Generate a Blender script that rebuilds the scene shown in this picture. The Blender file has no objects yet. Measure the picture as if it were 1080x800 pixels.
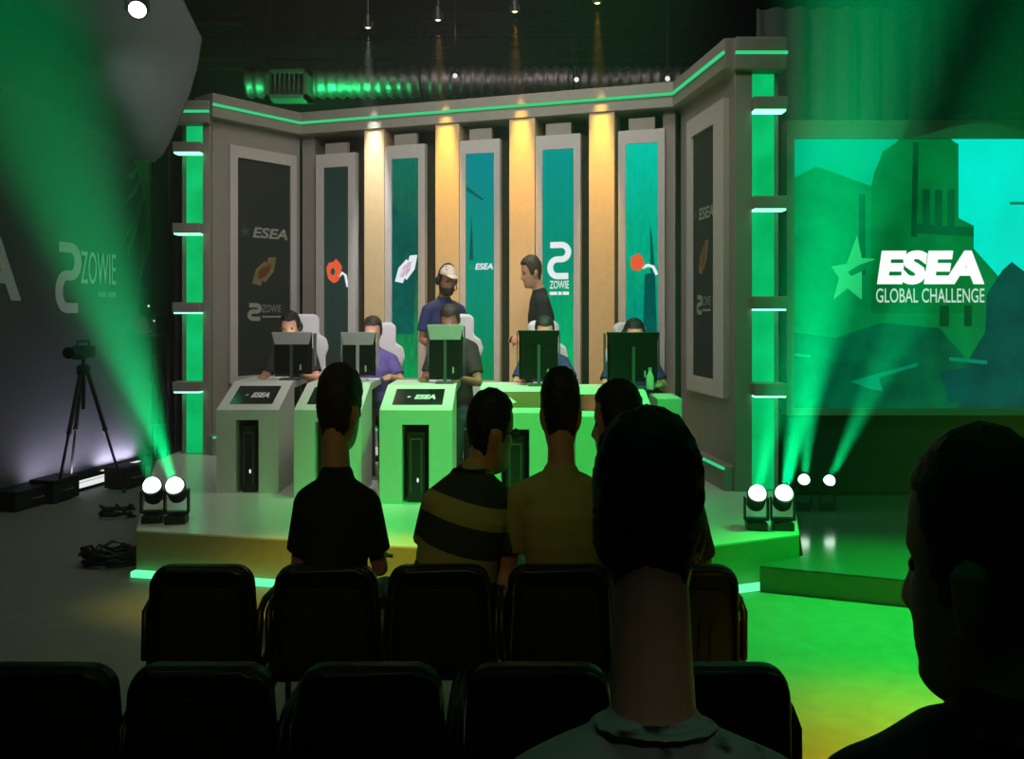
import bpy, bmesh, math, random
from mathutils import Vector, Matrix, noise
random.seed(7)
PI = math.pi
sc = bpy.context.scene
COL = sc.collection
# ---------------------------------------------------------------- camera (sits in the third row)
F, CX, HY, CZ = 900.0, 540.0, 330.0, 1.75
def P(px, py, d):
    return Vector(((px-CX)/F*d, d, CZ-(py-HY)/F*d))
def X(px, d): return (px-CX)/F*d
def Z(py, d): return CZ-(py-HY)/F*d
cam = bpy.data.cameras.new('camera'); camo = bpy.data.objects.new('camera', cam); COL.objects.link(camo)
camo.location = (0, 0, CZ); camo.rotation_euler = (PI/2, 0, 0)
cam.sensor_width = 36; cam.lens = 30; cam.shift_y = -70/1080; cam.clip_start = .05
sc.camera = camo
sc.view_settings.view_transform = 'Standard'; sc.view_settings.look = 'None'
sc.view_settings.gamma = 1; sc.view_settings.exposure = 0; sc.view_settings.use_curve_mapping = False

# ---------------------------------------------------------------- materials
def lin(c):
    return tuple(((v/255)/12.92 if v/255 <= .04045 else ((v/255+.055)/1.055)**2.4) for v in c)
def mat(name, rgb, rough=.6, metal=0, noise_amt=.12, scale=18, bump=0, spec=.5):
    m = bpy.data.materials.new(name); m.use_nodes = True
    nt = m.node_tree; b = nt.nodes['Principled BSDF']
    c = lin(rgb)
    b.inputs['Roughness'].default_value = rough; b.inputs['Metallic'].default_value = metal
    b.inputs['Specular IOR Level'].default_value = spec
    tc = nt.nodes.new('ShaderNodeTexCoord'); n = nt.nodes.new('ShaderNodeTexNoise')
    n.inputs['Scale'].default_value = scale; n.inputs['Detail'].default_value = 3
    nt.links.new(tc.outputs['Object'], n.inputs['Vector'])
    r = nt.nodes.new('ShaderNodeValToRGB')
    r.color_ramp.elements[0].position = .3; r.color_ramp.elements[1].position = .7
    r.color_ramp.elements[0].color = (*[v*(1-noise_amt) for v in c], 1)
    r.color_ramp.elements[1].color = (*[min(1, v*(1+noise_amt)) for v in c], 1)
    nt.links.new(n.outputs['Fac'], r.inputs['Fac']); nt.links.new(r.outputs['Color'], b.inputs['Base Color'])
    if bump:
        bp = nt.nodes.new('ShaderNodeBump'); bp.inputs['Strength'].default_value = bump; bp.inputs['Distance'].default_value = .01
        nt.links.new(n.outputs['Fac'], bp.inputs['Height']); nt.links.new(bp.outputs['Normal'], b.inputs['Normal'])
    return m
def emat(name, rgb, strength=1.0, rgb2=None, scale=6, stretch=(1, 1, 1)):
    """something that gives off light: a lamp, a strip, a screen (two tones mixed by noise)"""
    m = bpy.data.materials.new(name); m.use_nodes = True
    nt = m.node_tree; nt.nodes.remove(nt.nodes['Principled BSDF'])
    e = nt.nodes.new('ShaderNodeEmission'); e.inputs['Strength'].default_value = strength
    e.inputs['Color'].default_value = (*lin(rgb), 1)
    if rgb2:
        tc = nt.nodes.new('ShaderNodeTexCoord'); mp = nt.nodes.new('ShaderNodeMapping'); mp.inputs['Scale'].default_value = stretch
        n = nt.nodes.new('ShaderNodeTexNoise'); n.inputs['Scale'].default_value = scale; n.inputs['Detail'].default_value = 4
        r = nt.nodes.new('ShaderNodeValToRGB'); r.color_ramp.elements[0].position = .35; r.color_ramp.elements[1].position = .65
        r.color_ramp.elements[0].color = (*lin(rgb), 1); r.color_ramp.elements[1].color = (*lin(rgb2), 1)
        nt.links.new(tc.outputs['Object'], mp.inputs['Vector']); nt.links.new(mp.outputs['Vector'], n.inputs['Vector'])
        nt.links.new(n.outputs['Fac'], r.inputs['Fac']); nt.links.new(r.outputs['Color'], e.inputs['Color'])
    nt.links.new(e.outputs['Emission'], nt.nodes['Material Output'].inputs['Surface'])
    return m
M = dict(
    hall=mat('hall_wall_paint', (20, 24, 22), .9), ceil=mat('ceiling_paint', (12, 14, 13), .9),
    carpet=mat('grey_floor', (112, 114, 104), .55, noise_amt=.1, scale=9),
    stage=mat('gloss_stage_top', (205, 210, 196), .22, noise_amt=.04, scale=3),
    low_stage=mat('dark_gloss_stage', (60, 84, 76), .13, noise_amt=.04, scale=3),
    fascia=mat('stage_fascia', (150, 140, 100), .6, noise_amt=.06),
    set_grey=mat('set_grey_paint', (142, 136, 126), .65, noise_amt=.05),
    set_dark=mat('set_dark_panel', (62, 62, 48), .8, noise_amt=.15),
    column=mat('column_cream', (208, 180, 134), .6, noise_amt=.04),
    frame=mat('frame_light_grey', (186, 180, 176), .5, noise_amt=.04),
    banner=mat('banner_black', (34, 42, 38), .7), print_grey=mat('print_grey', (150, 152, 142), .7, noise_amt=.04),
    print_white=mat('print_white', (215, 212, 220), .6, noise_amt=.03),
    print_green=mat('print_green', (60, 170, 80), .7, noise_amt=.15), print_orange=mat('print_orange', (150, 92, 56), .7, noise_amt=.1),
    print_khaki=mat('print_khaki', (120, 112, 74), .7), print_dim=mat('print_dim', (66, 92, 66), .7),
    podium=mat('podium_white', (214, 216, 206), .4, noise_amt=.03),
    black=mat('black_plastic', (20, 22, 21), .4), black_matte=mat('black_matte', (15, 16, 15), .8), dark_glass=mat('dark_glass', (16, 24, 22), .15),
    silver=mat('silver_plastic', (186, 184, 186), .35, noise_amt=.03), grey_plastic=mat('grey_plastic', (84, 88, 86), .45),
    chair=mat('chair_vinyl', (30, 25, 21), .38, noise_amt=.2, scale=60, bump=.15), chair_in=mat('chair_back_panel', (36, 33, 24), .55, noise_amt=.25, scale=40, bump=.2),
    chair_metal=mat('chair_metal', (120, 118, 112), .3, .9), white_seat=mat('white_leather', (226, 220, 222), .45, noise_amt=.03),
    skin=mat('skin', (196, 140, 112), .55, noise_amt=.05), skin_dark=mat('skin_tan', (150, 98, 76), .55, noise_amt=.05),
    hair_black=mat('hair_black', (22, 17, 14), .6, noise_amt=.4, scale=90, bump=.5), hair_brown=mat('hair_brown', (52, 36, 24), .6, noise_amt=.4, scale=90, bump=.5),
    tee_black=mat('tee_black', (26, 25, 24), .9), tee_olive=mat('tee_beige', (176, 162, 106), .9, noise_amt=.08),
    navy=mat('shirt_navy', (36, 42, 88), .85), purple=mat('shirt_purple', (88, 70, 130), .85), hoodie=mat('hoodie_brown', (40, 32, 28), .9),
    jeans=mat('jeans', (36, 40, 52), .9), jacket=mat('jacket_black', (17, 16, 16), .85), shoe=mat('shoe', (30, 30, 30), .6),
    cap=mat('cap_cream', (206, 190, 170), .8), eye=mat('eye_dark', (14, 12, 12), .3),
    drape=mat('drape_grey', (92, 98, 100), .85, noise_amt=.06, scale=4), truss=mat('truss_metal', (50, 56, 52), .5, .5), duct=mat('duct_foil', (150, 142, 140), .5, .9, noise_amt=.25, scale=14, bump=.8),
    left_wall=mat('banner_wall_dark', (84, 86, 92), .7, noise_amt=.05), wood=mat('wood_inset', (120, 96, 46), .5), paper=mat('paper', (220, 226, 216), .7),
    grille=mat('grille_metal', (90, 104, 94), .5, .4), cable=mat('cable_black', (12, 13, 12), .6),
    e_strip=emat('strip_green', (96, 240, 160), 1.5), e_strip2=emat('strip_cornice', (58, 208, 128), 1.0),
    e_under=emat('strip_under_shelf', (120, 255, 180), 3.5),
    e_box=emat('lightbox_green', (4, 176, 92), 1, (10, 200, 112), 3),
    e_lens=emat('lens_glow', (225, 255, 235), 4.0), e_white=emat('lamp_white', (255, 250, 255), 6.0), e_warm=emat('lamp_warm', (255, 246, 190), 2.0),
    e_bar=emat('bar_white', (236, 240, 238), 1.0),
)

# ---------------------------------------------------------------- object helpers
def tag(o, label=None, cat=None, group=None, kind=None):
    if label: o['label'] = label
    if cat: o['category'] = cat
    if group: o['group'] = group
    if kind: o['kind'] = kind
    return o
def empty(name, loc, rz=0, label=None, cat=None, group=None):
    o = bpy.data.objects.new(name, None); COL.objects.link(o)
    o.empty_display_size = .1
    o.location = loc; o.rotation_euler = (0, 0, rz)
    return tag(o, label, cat, group)
def wm(o):
    m = Matrix.Identity(4)
    while o is not None:
        m = (Matrix.Translation(o.location) @ o.rotation_euler.to_matrix().to_4x4()) @ m
        o = o.parent
    return m
def copy_tree(o, parent=None):
    c = o.copy(); COL.objects.link(c); c.parent = parent
    for ch in [x for x in bpy.data.objects if x.parent is o]: copy_tree(ch, c)
    return c
def frame_mat(o, u, v, w):
    return Matrix(((u[0], v[0], w[0], o[0]), (u[1], v[1], w[1], o[1]), (u[2], v[2], w[2], o[2]), (0, 0, 0, 1)))

class MB:
    def __init__(s): s.bm = bmesh.new(); s.mi = 0
    def _new(s, verts, faces, T=None):
        vs = [s.bm.verts.new((T @ Vector(v)) if T else Vector(v)) for v in verts]
        for f in faces:
            try:
                fc = s.bm.faces.new([vs[i] for i in f]); fc.material_index = s.mi
            except ValueError: pass
        return vs
    def box(s, c, size, T=None, bev=0):
        x, y, z = size[0]/2, size[1]/2, size[2]/2
        b2 = bmesh.new()
        vs = [b2.verts.new((c[0]+i*x, c[1]+j*y, c[2]+k*z)) for i in (-1, 1) for j in (-1, 1) for k in (-1, 1)]
        for f in ((0, 1, 3, 2), (4, 6, 7, 5), (0, 4, 5, 1), (2, 3, 7, 6), (0, 2, 6, 4), (1, 5, 7, 3)): b2.faces.new([vs[i] for i in f])
        if bev: bmesh.ops.bevel(b2, geom=list(b2.edges), offset=bev, segments=2, profile=.5, affect='EDGES')
        s.merge(b2, T)
        return s
    def merge(s, b2, T=None):
        b2.verts.ensure_lookup_table(); b2.verts.index_update()
        s._new([v.co.copy() for v in b2.verts], [[v.index for v in f.verts] for f in b2.faces], T); b2.free()
    def prism(s, poly, z0, z1, T=None, bev=0):
        n = len(poly); b2 = bmesh.new()
        a = [b2.verts.new((p[0], p[1], z0)) for p in poly]; b = [b2.verts.new((p[0], p[1], z1)) for p in poly]
        b2.faces.new(a[::-1]); b2.faces.new(b)
        for i in range(n): b2.faces.new((a[i], a[(i+1) % n], b[(i+1) % n], b[i]))
        bmesh.ops.recalc_face_normals(b2, faces=b2.faces)
        if bev: bmesh.ops.bevel(b2, geom=list(b2.edges), offset=bev, segments=2, profile=.5, affect='EDGES')
        s.merge(b2, T); return s
    def loft(s, rings, T=None, caps=True, closed=False):
        n = len(rings[0]); verts = [p for r in rings for p in r]; f = []
        R = len(rings)
        for i in range(R if closed else R-1):
            i2 = (i+1) % R
            for j in range(n): f.append((i*n+j, i*n+(j+1) % n, i2*n+(j+1) % n, i2*n+j))
        if caps and not closed: f.append(tuple(range(n))[::-1]); f.append(tuple((R-1)*n+j for j in range(n)))
        s._new(verts, f, T); return s
    def tube(s, pts, rad, n=10, T=None, side=(1, 0, 0), rnd=True, closed=False):
        """round or elliptical limb along pts, radii r or (ra, rb); ra lies along 'side'"""
        pts = [Vector(p) for p in pts]
        if not isinstance(rad, (list, tuple)): rad = [rad]*len(pts)
        rad = [(r, r) if not isinstance(r, (list, tuple)) else r for r in rad]
        side = Vector(side); rings = []; N = len(pts)
        def ring(c, t, ra, rb):
            sd = side - t*side.dot(t)
            if sd.length < .05: sd = Vector((0, 1, 0)) - t*t.y
            if sd.length < .05: sd = Vector((0, 0, 1)) - t*t.z
            sd.normalize(); up = t.cross(sd)
            return [c+sd*(ra*math.cos(2*PI*k/n))+up*(rb*math.sin(2*PI*k/n)) for k in range(n)]
        for i, p in enumerate(pts):
            if closed: t = (pts[(i+1) % N]-pts[i-1])
            else: t = (pts[min(i+1, N-1)]-pts[max(i-1, 0)])
            t.normalize(); ra, rb = rad[i]
            if i == 0 and rnd and not closed:
                m = min(ra, rb)
                for a in (75, 50, 25): a = math.radians(a); rings.append(ring(p-t*m*math.sin(a), t, ra*math.cos(a), rb*math.cos(a)))
            rings.append(ring(p, t, ra, rb))
            if i == N-1 and rnd and not closed:
                m = min(ra, rb)
                for a in (25, 50, 75): a = math.radians(a); rings.append(ring(p+t*m*math.sin(a), t, ra*math.cos(a), rb*math.cos(a)))
        return s.loft(rings, T, closed=closed)
    def lathe(s, prof, n=24, T=None):
        return s.loft([[Vector((r*math.cos(2*PI*k/n), r*math.sin(2*PI*k/n), z)) for k in range(n)] for r, z in prof], T)
    def ball(s, c, r, T=None, n=16):
        c = Vector(c); r = (r, r, r) if not isinstance(r, (tuple, list)) else r
        return s.loft([[Vector((c.x+r[0]*math.sin(a)*math.cos(2*PI*k/n), c.y+r[1]*math.sin(a)*math.sin(2*PI*k/n), c.z-r[2]*math.cos(a))) for k in range(n)]
                       for a in [PI*(i+.15)/10.3 for i in range(11)]], T)
    def build(s, name, m, parent=None, smooth=False, world=True, bevel=0, autosmooth=False):
        me = bpy.data.meshes.new(name)
        bmesh.ops.recalc_face_normals(s.bm, faces=s.bm.faces)
        s.bm.to_mesh(me); s.bm.free()
        for x in (m if isinstance(m, (list, tuple)) else [m]): me.materials.append(x)
        o = bpy.data.objects.new(name, me); COL.objects.link(o)
        if parent is not None:
            o.parent = parent
            if world: me.transform(wm(parent).inverted())
        elif world and len(me.vertices):                      # origin at the thing's base
            c = sum((v.co for v in me.vertices), Vector())/len(me.vertices); c.z = min(v.co.z for v in me.vertices)
            me.transform(Matrix.Translation(-c)); o.location = c
        if smooth: me.polygons.foreach_set('use_smooth', [True]*len(me.polygons))
        if bevel:
            md = o.modifiers.new('bevel', 'BEVEL'); md.width = bevel; md.segments = 2; md.limit_method = 'ANGLE'
        return o
def baked(mb, voxel, smooth=4):
    """one continuous surface grown from overlapping lofts"""
    me = bpy.data.meshes.new('tmp'); bmesh.ops.recalc_face_normals(mb.bm, faces=mb.bm.faces); mb.bm.to_mesh(me); mb.bm.free()
    o = bpy.data.objects.new('tmp', me); COL.objects.link(o)
    r = o.modifiers.new('r', 'REMESH'); r.mode = 'VOXEL'; r.voxel_size = voxel
    if smooth: sm = o.modifiers.new('s', 'SMOOTH'); sm.factor = .5; sm.iterations = smooth
    dg = bpy.context.evaluated_depsgraph_get(); out = bpy.data.meshes.new_from_object(o.evaluated_get(dg))
    bpy.data.objects.remove(o); bpy.data.meshes.remove(me)
    out.polygons.foreach_set('use_smooth', [True]*len(out.polygons))
    return out
def link_mesh(name, me, m, parent):
    me.name = name; me.materials.clear(); me.materials.append(m)
    o = bpy.data.objects.new(name, me); COL.objects.link(o); o.parent = parent
    return o
_txt = {}
def text_polys(body, bold=0.0, shear=0.0):
    """lettering as a flat mesh normalised to the unit box"""
    key = (body, bold, shear)
    if key not in _txt:
        cu = bpy.data.curves.new('t', 'FONT'); cu.body = body; cu.size = 1; cu.offset = bold; cu.shear = shear; cu.fill_mode = 'FRONT'; cu.resolution_u = 4
        o = bpy.data.objects.new('t', cu); COL.objects.link(o)
        dg = bpy.context.evaluated_depsgraph_get(); me = bpy.data.meshes.new_from_object(o.evaluated_get(dg))
        vs = [v.co.copy() for v in me.vertices]; fs = [list(p.vertices) for p in me.polygons]
        bpy.data.objects.remove(o); bpy.data.meshes.remove(me)
        x0, x1 = min(v.x for v in vs), max(v.x for v in vs); y0, y1 = min(v.y for v in vs), max(v.y for v in vs)
        _txt[key] = ([((v.x-x0)/(x1-x0), (v.y-y0)/(y1-y0)) for v in vs], fs)
    return _txt[key]

class Board:
    """a flat rectangle in the world on which print or screen picture lies: origin lower left, u right, v up, n out"""
    def __init__(s, o, u, w, h, v=(0, 0, 1)):
        s.o, s.u, s.v = Vector(o), Vector(u).normalized(), Vector(v); s.n = s.u.cross(s.v); s.w, s.h = w, h
    def pt(s, a, b, off): return s.o+s.u*(a*s.w)+s.v*(b*s.h)+s.n*off
    def poly(s, mb, pts, off=.004): mb._new([s.pt(a, b, off) for a, b in pts], [tuple(range(len(pts)))])
    def text(s, mb, body, a0, b0, a1, b1, off=.004, bold=0, shear=0):
        vs, fs = text_polys(body, bold, shear)
        mb._new([s.pt(a0+(a1-a0)*x, b0+(b1-b0)*y, off) for x, y in vs], fs)
    def stroke(s, mb, pts, wid, off=.004, asp=None):
        """a band of even width along a path; points in 0..1, width in units of u"""
        asp = asp or s.h/s.w; q = [Vector((a, b*asp)) for a, b in pts]; L, R = [], []
        for i, p in enumerate(q):
            t = (q[min(i+1, len(q)-1)]-q[max(i-1, 0)]).normalized(); nn = Vector((-t.y, t.x))*wid/2
            L.append(p+nn); R.append(p-nn)
        for i in range(len(q)-1):
            s.poly(mb, [(v.x, v.y/asp) for v in (L[i], R[i], R[i+1], L[i+1])], off)
    def star(s, mb, ca, cb, ra, rot=0, off=.004, inner=.4):
        asp = s.h/s.w; pts = []
        for k in range(10):
            r = ra if k % 2 == 0 else ra*inner; t = PI/2+k*PI/5+rot
            pts.append((ca+r*math.cos(t), cb+r*math.sin(t)/asp))
        c = (ca, cb)
        for k in range(10): s.poly(mb, [c, pts[k], pts[(k+1) % 10]], off)
    def two_mark(s, mb, a0, b0, a1, b1, wid, off=.004):
        """the round-cornered ribbon mark shaped like a 2"""
        raw = [(0, 1), (.5, 1)]
        raw += [(.62+.38*math.sin(t), .76+.24*math.cos(t)) for t in [PI*k/10 for k in range(0, 11)]]
        raw += [(.38-.38*math.sin(t), .24+.28*math.cos(t)) for t in [PI*k/10 for k in range(0, 11)]][0:]
        raw += [(.5, -.04), (1, -.04)]
        s.stroke(mb, [(a0+(a1-a0)*x, b0+(b1-b0)*y) for x, y in raw], wid, off)
# ---------------------------------------------------------------- the hall
def struct(name, boxes, m):
    b = MB()
    for c, s in boxes: b.box(c, s)
    o = b.build(name, m); o['kind'] = 'structure'; return o
struct('floor', [((0, 4.75, -.05), (17, 18.5, .1))], M['carpet'])
struct('ceiling', [((0, 4.75, 6.35), (17, 18.5, .1))], M['ceil'])
struct('wall_back', [((0, 13.6, 3.15), (16, .2, 6.3))], M['hall'])
struct('wall_left', [((-8.1, 4.75, 3.15), (.2, 17.9, 6.3))], M['hall'])
struct('wall_right', [((8.1, 4.75, 3.15), (.2, 17.9, 6.3))], M['hall'])
struct('wall_front', [((0, -4.1, 3.15), (16, .2, 6.3))], M['hall'])

# plan of the stage set
LPl, LPr = Vector((X(188, 8.75), 8.75)), Vector((X(222, 8.75), 8.75))
W0, W1 = Vector((X(224, 8.78), 8.78)), Vector((-2.40, 9.65))
W2, W3 = Vector((1.65, 8.33)), Vector((1.83, 6.96))
RPl, RPr = Vector((1.81, 6.94)), Vector((2.20, 6.94))
ST = .30                                                       # stage height
def hit(A, B, px, off=0.0):
    """plan point of line A-B (moved off toward the room's front) seen in the direction px"""
    d = (B-A).normalized(); n = Vector((d.y, -d.x)); A = A+n*off
    k = (px-CX)/F; t = (k*A.y-A.x)/(d.x-k*d.y); return A+d*t
def v3(p, z=0): return Vector((p[0], p[1], z))
def band(mb, path, off, thick, z0, z1):
    """a mitred strip following the plan path, its face pushed off toward the front"""
    def offs(o):
        out = []
        for i, p in enumerate(path):
            ns = []
            if i > 0: d = (p-path[i-1]).normalized(); ns.append(Vector((d.y, -d.x)))
            if i < len(path)-1: d = (path[i+1]-p).normalized(); ns.append(Vector((d.y, -d.x)))
            n = sum(ns, Vector((0, 0))).normalized(); out.append(p+n*(o/max(.3, n.dot(ns[0]))))
        return out
    a, b = offs(off), offs(off-thick)
    rings = [[v3(a[i], z0), v3(a[i], z1), v3(b[i], z1), v3(b[i], z0)] for i in range(len(path))]
    mb.loft(rings); return mb

setr = empty('stage_backdrop', (-.4, 9.2, ST), 0, 'grey angled stage backdrop with a green light line along its cornice', 'stage set')
# wing walls and rear recess
b = MB(); band(b, [W0, W1], 0, .06, ST, 3.76); b.build('wing_wall', M['set_grey'], setr)
b = MB(); band(b, [W2, W3], 0, .06, ST, 3.76); b.build('wing_wall', M['set_grey'], setr)
b = MB(); band(b, [W1, W2], -.30, .06, ST, 3.76); b.build('rear_wall', M['set_dark'], setr)
path = [LPr+Vector((-.02, .0)), W0, W1, W2, W3, RPl+Vector((.0, .0))]
path = [W0+(W0-W1).normalized()*.06, W1, W2, W3]
b = MB(); band(b, path, .10, .34, 3.745, 3.99); b.build('cornice', M['set_grey'], setr, bevel=.008)
b = MB(); band(b, path, .118, .02, 3.857, 3.882); b.build('light_strip', M['e_strip2'], setr)
b = MB(); band(b, path, .10, .18, ST, ST+.20); b.build('plinth', M['set_grey'], setr, bevel=.006)
b = MB(); band(b, path, .118, .02, ST+.175, ST+.195); b.build('light_strip', M['e_strip2'], setr)
# corner post at the right end of the rear wall, and slim fillets
for pxa, pxb in ((699, 712), (318, 331)):
    pa, pb = hit(W1, W2, pxa), hit(W1, W2, pxb); b = MB(); band(b, [pa, pb], -.02, .25, ST+.2, 3.745)
    b.build('corner_post', M['set_grey'], setr)
for pxa, pxb in ((384, 405), (459, 484), (537, 564), (621, 648)):
    pa, pb = hit(W1, W2, pxa, .085), hit(W1, W2, pxb, .085); b = MB(); band(b, [pa, pb], 0, .33, ST+.2, 3.745)
    b.build('column', M['column'], setr, bevel=.006)

# ---------------------------------------------------------------- tall display panels on the set
def on_wall_board(A, B, pxl, pxr, zlo, zhi, off):
    pa, pb = hit(A, B, pxl, off), hit(A, B, pxr, off)
    return Board(v3(pa, zlo), v3(pb-pa), (pb-pa).length, zhi-zlo)
def display(label, A, B, outer, inner, ztop, zbot, itop, ibot, m, off=.06, mount=True, group='tall panels along the backdrop'):
    o = on_wall_board(A, B, outer[0], outer[1], zbot, ztop, off)
    i = on_wall_board(A, B, inner[0], inner[1], ibot, itop, off)
    th = .07
    root = empty('display_panel', o.pt(.5, 0, -th), 0, label, 'display panel', group)
    T = frame_mat(o.o-o.n*th, o.u, o.v, o.n)
    a0 = (i.o-o.o).dot(o.u); a1 = a0+i.w; c0 = ibot-zbot; c1 = itop-zbot
    fr = MB()
    for x0, x1, y0, y1 in ((0, o.w, c1, o.h), (0, o.w, 0, c0), (0, a0, c0, c1), (a1, o.w, c0, c1)):
        fr.prism([(x0, y0), (x1, y0), (x1, y1), (x0, y1)], 0, th, T)
    fr.build('frame', M['frame'], root)
    s = MB(); s.prism([(a0, c0), (a1, c0), (a1, c1), (a0, c1)], .01, th-.02, T); s.build('screen', m, root)
    if mount:
        k = MB(); k.prism([(o.w*.22, o.h), (o.w*.78, o.h), (o.w*.78, o.h+.12), (o.w*.22, o.h+.12)], .0, .05, T)
        k.prism([(o.w*.3, o.h*.4), (o.w*.7, o.h*.4), (o.w*.7, o.h*.9), (o.w*.3, o.h*.9)], -.24, .0, T); k.build('mounting_bracket', M['set_grey'], root)
    i.o = i.o-i.n*.02
    return root, i
def deco(root, name, m, fn):
    b = MB(); fn(b); return b.build(name, m, root)
SLASH = [(0, .08), (.16, .55), (.52, .86), (.60, .78), (.66, .98), (1, 1), (.88, .5), (.52, .12), (.44, .2), (.36, .02)]
def slash(bd, b, a0, b0, a1, b1):
    c = ((a0+a1)/2, (b0+b1)/2); q = [(a0+(a1-a0)*x, b0+(b1-b0)*y) for x, y in SLASH]
    for k in range(len(q)): bd.poly(b, [c, q[k], q[(k+1) % len(q)]])
def banner(root, bd, tiny=False):
    deco(root, 'lettering', M['print_grey'], lambda b: bd.text(b, 'ESEA', .28, .640, .95, .690, bold=.03, shear=.2))
    deco(root, 'star_emblem', M['print_dim'], lambda b: bd.star(b, .14, .665, .12, .25, inner=.3))
    deco(root, 'slash_emblem', M['print_khaki'], lambda b: slash(bd, b, .27, .415, .73, .555))
    deco(root, 'slash_inlay', M['print_orange'], lambda b: slash(bd, b, .37, .445, .63, .525) or None)
    deco(root, 'ribbon_mark', M['print_grey'], lambda b: bd.two_mark(b, .22, .265, .42, .325, .07))
    deco(root, 'lettering', M['print_grey'], lambda b: (bd.text(b, 'ZOWIE', .46, .292, .82, .328), bd.poly(b, [(.46, .268), (.82, .268), (.82, .276), (.46, .276)])))
# the two printed wing banners
dw = (W0+W1)/2
r0, bd0 = display('black printed banner panel with pale lettering on the left wing wall', W0, W1, (243, 313), (251, 307), Z(158, 9.2), Z(402, 9.2), Z(170, 9.2), Z(395, 9.2), M['banner'], .05, False)
banner(r0, bd0)
r6, bd6 = display('black printed banner panel on the right wing wall beside the light pillar', W2, W3, (724, 763), (729, 752), Z(109, 7.3), Z(418, 7.3), Z(128, 7.25), Z(401, 7.25), M['banner'], .05, False)
banner(r6, bd6)
# five lit screens between the columns
def scr_mat(name, top, mid, low, seed):
    m = bpy.data.materials.new(name); m.use_nodes = True; nt = m.node_tree; nt.nodes.remove(nt.nodes['Principled BSDF'])
    e = nt.nodes.new('ShaderNodeEmission'); tc = nt.nodes.new('ShaderNodeTexCoord')
    sp = nt.nodes.new('ShaderNodeSeparateXYZ'); nt.links.new(tc.outputs['Generated'], sp.inputs['Vector'])
    r = nt.nodes.new('ShaderNodeValToRGB'); el = r.color_ramp.elements
    el[0].position = 0; el[0].color = (*lin(low), 1); el[1].position = 1; el[1].color = (*lin(top), 1)
    x = el.new(.5); x.color = (*lin(mid), 1)
    n = nt.nodes.new('ShaderNodeTexNoise'); n.inputs['Scale'].default_value = 7; n.inputs['Detail'].default_value = 7; n.inputs['Roughness'].default_value = .62; n.noise_dimensions = '4D'; n.inputs['W'].default_value = seed
    mp = nt.nodes.new('ShaderNodeMapping'); mp.inputs['Scale'].default_value = (1, 1, 2.2); mp.inputs['Rotation'].default_value = (0, .5, 0)
    nt.links.new(tc.outputs['Generated'], mp.inputs['Vector']); nt.links.new(mp.outputs['Vector'], n.inputs['Vector'])
    a = nt.nodes.new('ShaderNodeMath'); a.operation = 'MULTIPLY_ADD'; a.inputs[1].default_value = .95; nt.links.new(n.outputs['Fac'], a.inputs[0])
    s = nt.nodes.new('ShaderNodeMath'); s.operation = 'SUBTRACT'; s.inputs[1].default_value = .475; nt.links.new(sp.outputs['Z'], s.inputs[0]); nt.links.new(s.outputs[0], a.inputs[2])
    nt.links.new(a.outputs[0], r.inputs['Fac']); nt.links.new(r.outputs['Color'], e.inputs['Color'])
    e.inputs['Strength'].default_value = .85
    nt.links.new(e.outputs['Emission'], nt.nodes['Material Output'].inputs['Surface']); return m
SC = [scr_mat('screen_picture_dim', (34, 50, 46), (40, 62, 56), (40, 48, 44), 1), scr_mat('screen_picture_forest', (0, 120, 96), (30, 72, 54), (0, 160, 84), 2),
      scr_mat('screen_picture_sea', (0, 142, 150), (0, 150, 128), (0, 140, 76), 3), scr_mat('screen_picture_jade', (0, 158, 150), (0, 150, 118), (0, 196, 104), 4),
      scr_mat('screen_picture_aqua', (0, 208, 178), (0, 176, 130), (0, 118, 120), 5)]
white_e = emat('screen_white', (236, 246, 246), .95); pink_e = emat('screen_pink', (214, 150, 190), .9); orange_e = emat('screen_orange', (232, 96, 58), .95); dark_e = emat('screen_shade', (0, 84, 78), .8, (0, 104, 92), 9)
green_e = emat('screen_leaf', (0, 170, 90), .9)
specs = [((333, 375), (341, 367), 162, 402, 176, 396, 9.45), ((406, 448), (413, 441), 154, 402, 168, 398, 9.25), ((485, 527), (491, 521), 149, 404, 163, 400, 9.0),
         ((565, 612), (572, 605), 143, 405, 158, 400, 8.7), ((652, 701), (660, 694), 138, 408, 152, 402, 8.45)]
lab = ['tall narrow lit screen with an orange blob emblem left of the first pale column', 'tall narrow lit screen with a pink slashed emblem between the first two columns',
       'tall narrow teal screen with small white lettering behind the standing presenter in the cap', 'tall narrow screen with a big white ribbon mark behind the presenter in black',
       'bright aqua tall screen with an orange emblem at the right end of the rear wall']
bds = []
for k, (o, i, a, b_, c, d_, dd) in enumerate(specs):
    r, bd = display(lab[k], W1, W2, o, i, Z(a, dd), Z(b_, dd), Z(c, dd), Z(d_, dd), SC[k], .06)
    bds.append((r, bd))
def blob(bd, b, ca, cb, ra, off=.004, n=14, sd=1):
    asp = bd.h/bd.w; rnd = random.Random(sd); q = [(ca+ra*(.8+.35*rnd.random())*math.cos(2*PI*k/n), cb+1.3*ra*(.8+.35*rnd.random())*math.sin(2*PI*k/n)/asp) for k in range(n)]
    for k in range(n): bd.poly(b, [(ca, cb), q[k], q[(k+1) % n]], off)
def claw(bd, b, a, c, w, h): bd.stroke(b, [(a, c), (a+w*.4, c+h*.35), (a+w*.75, c+h*.1), (a+w, c-h)], .10)
r, bd = bds[0]; deco(r, 'emblem', orange_e, lambda b: blob(bd, b, .42, .50, .33)); deco(r, 'claw_mark', white_e, lambda b: claw(bd, b, .6, .475, .36, .05)); deco(r, 'emblem_core', dark_e, lambda b: blob(bd, b, .36, .50, .10, .006, sd=4))
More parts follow.
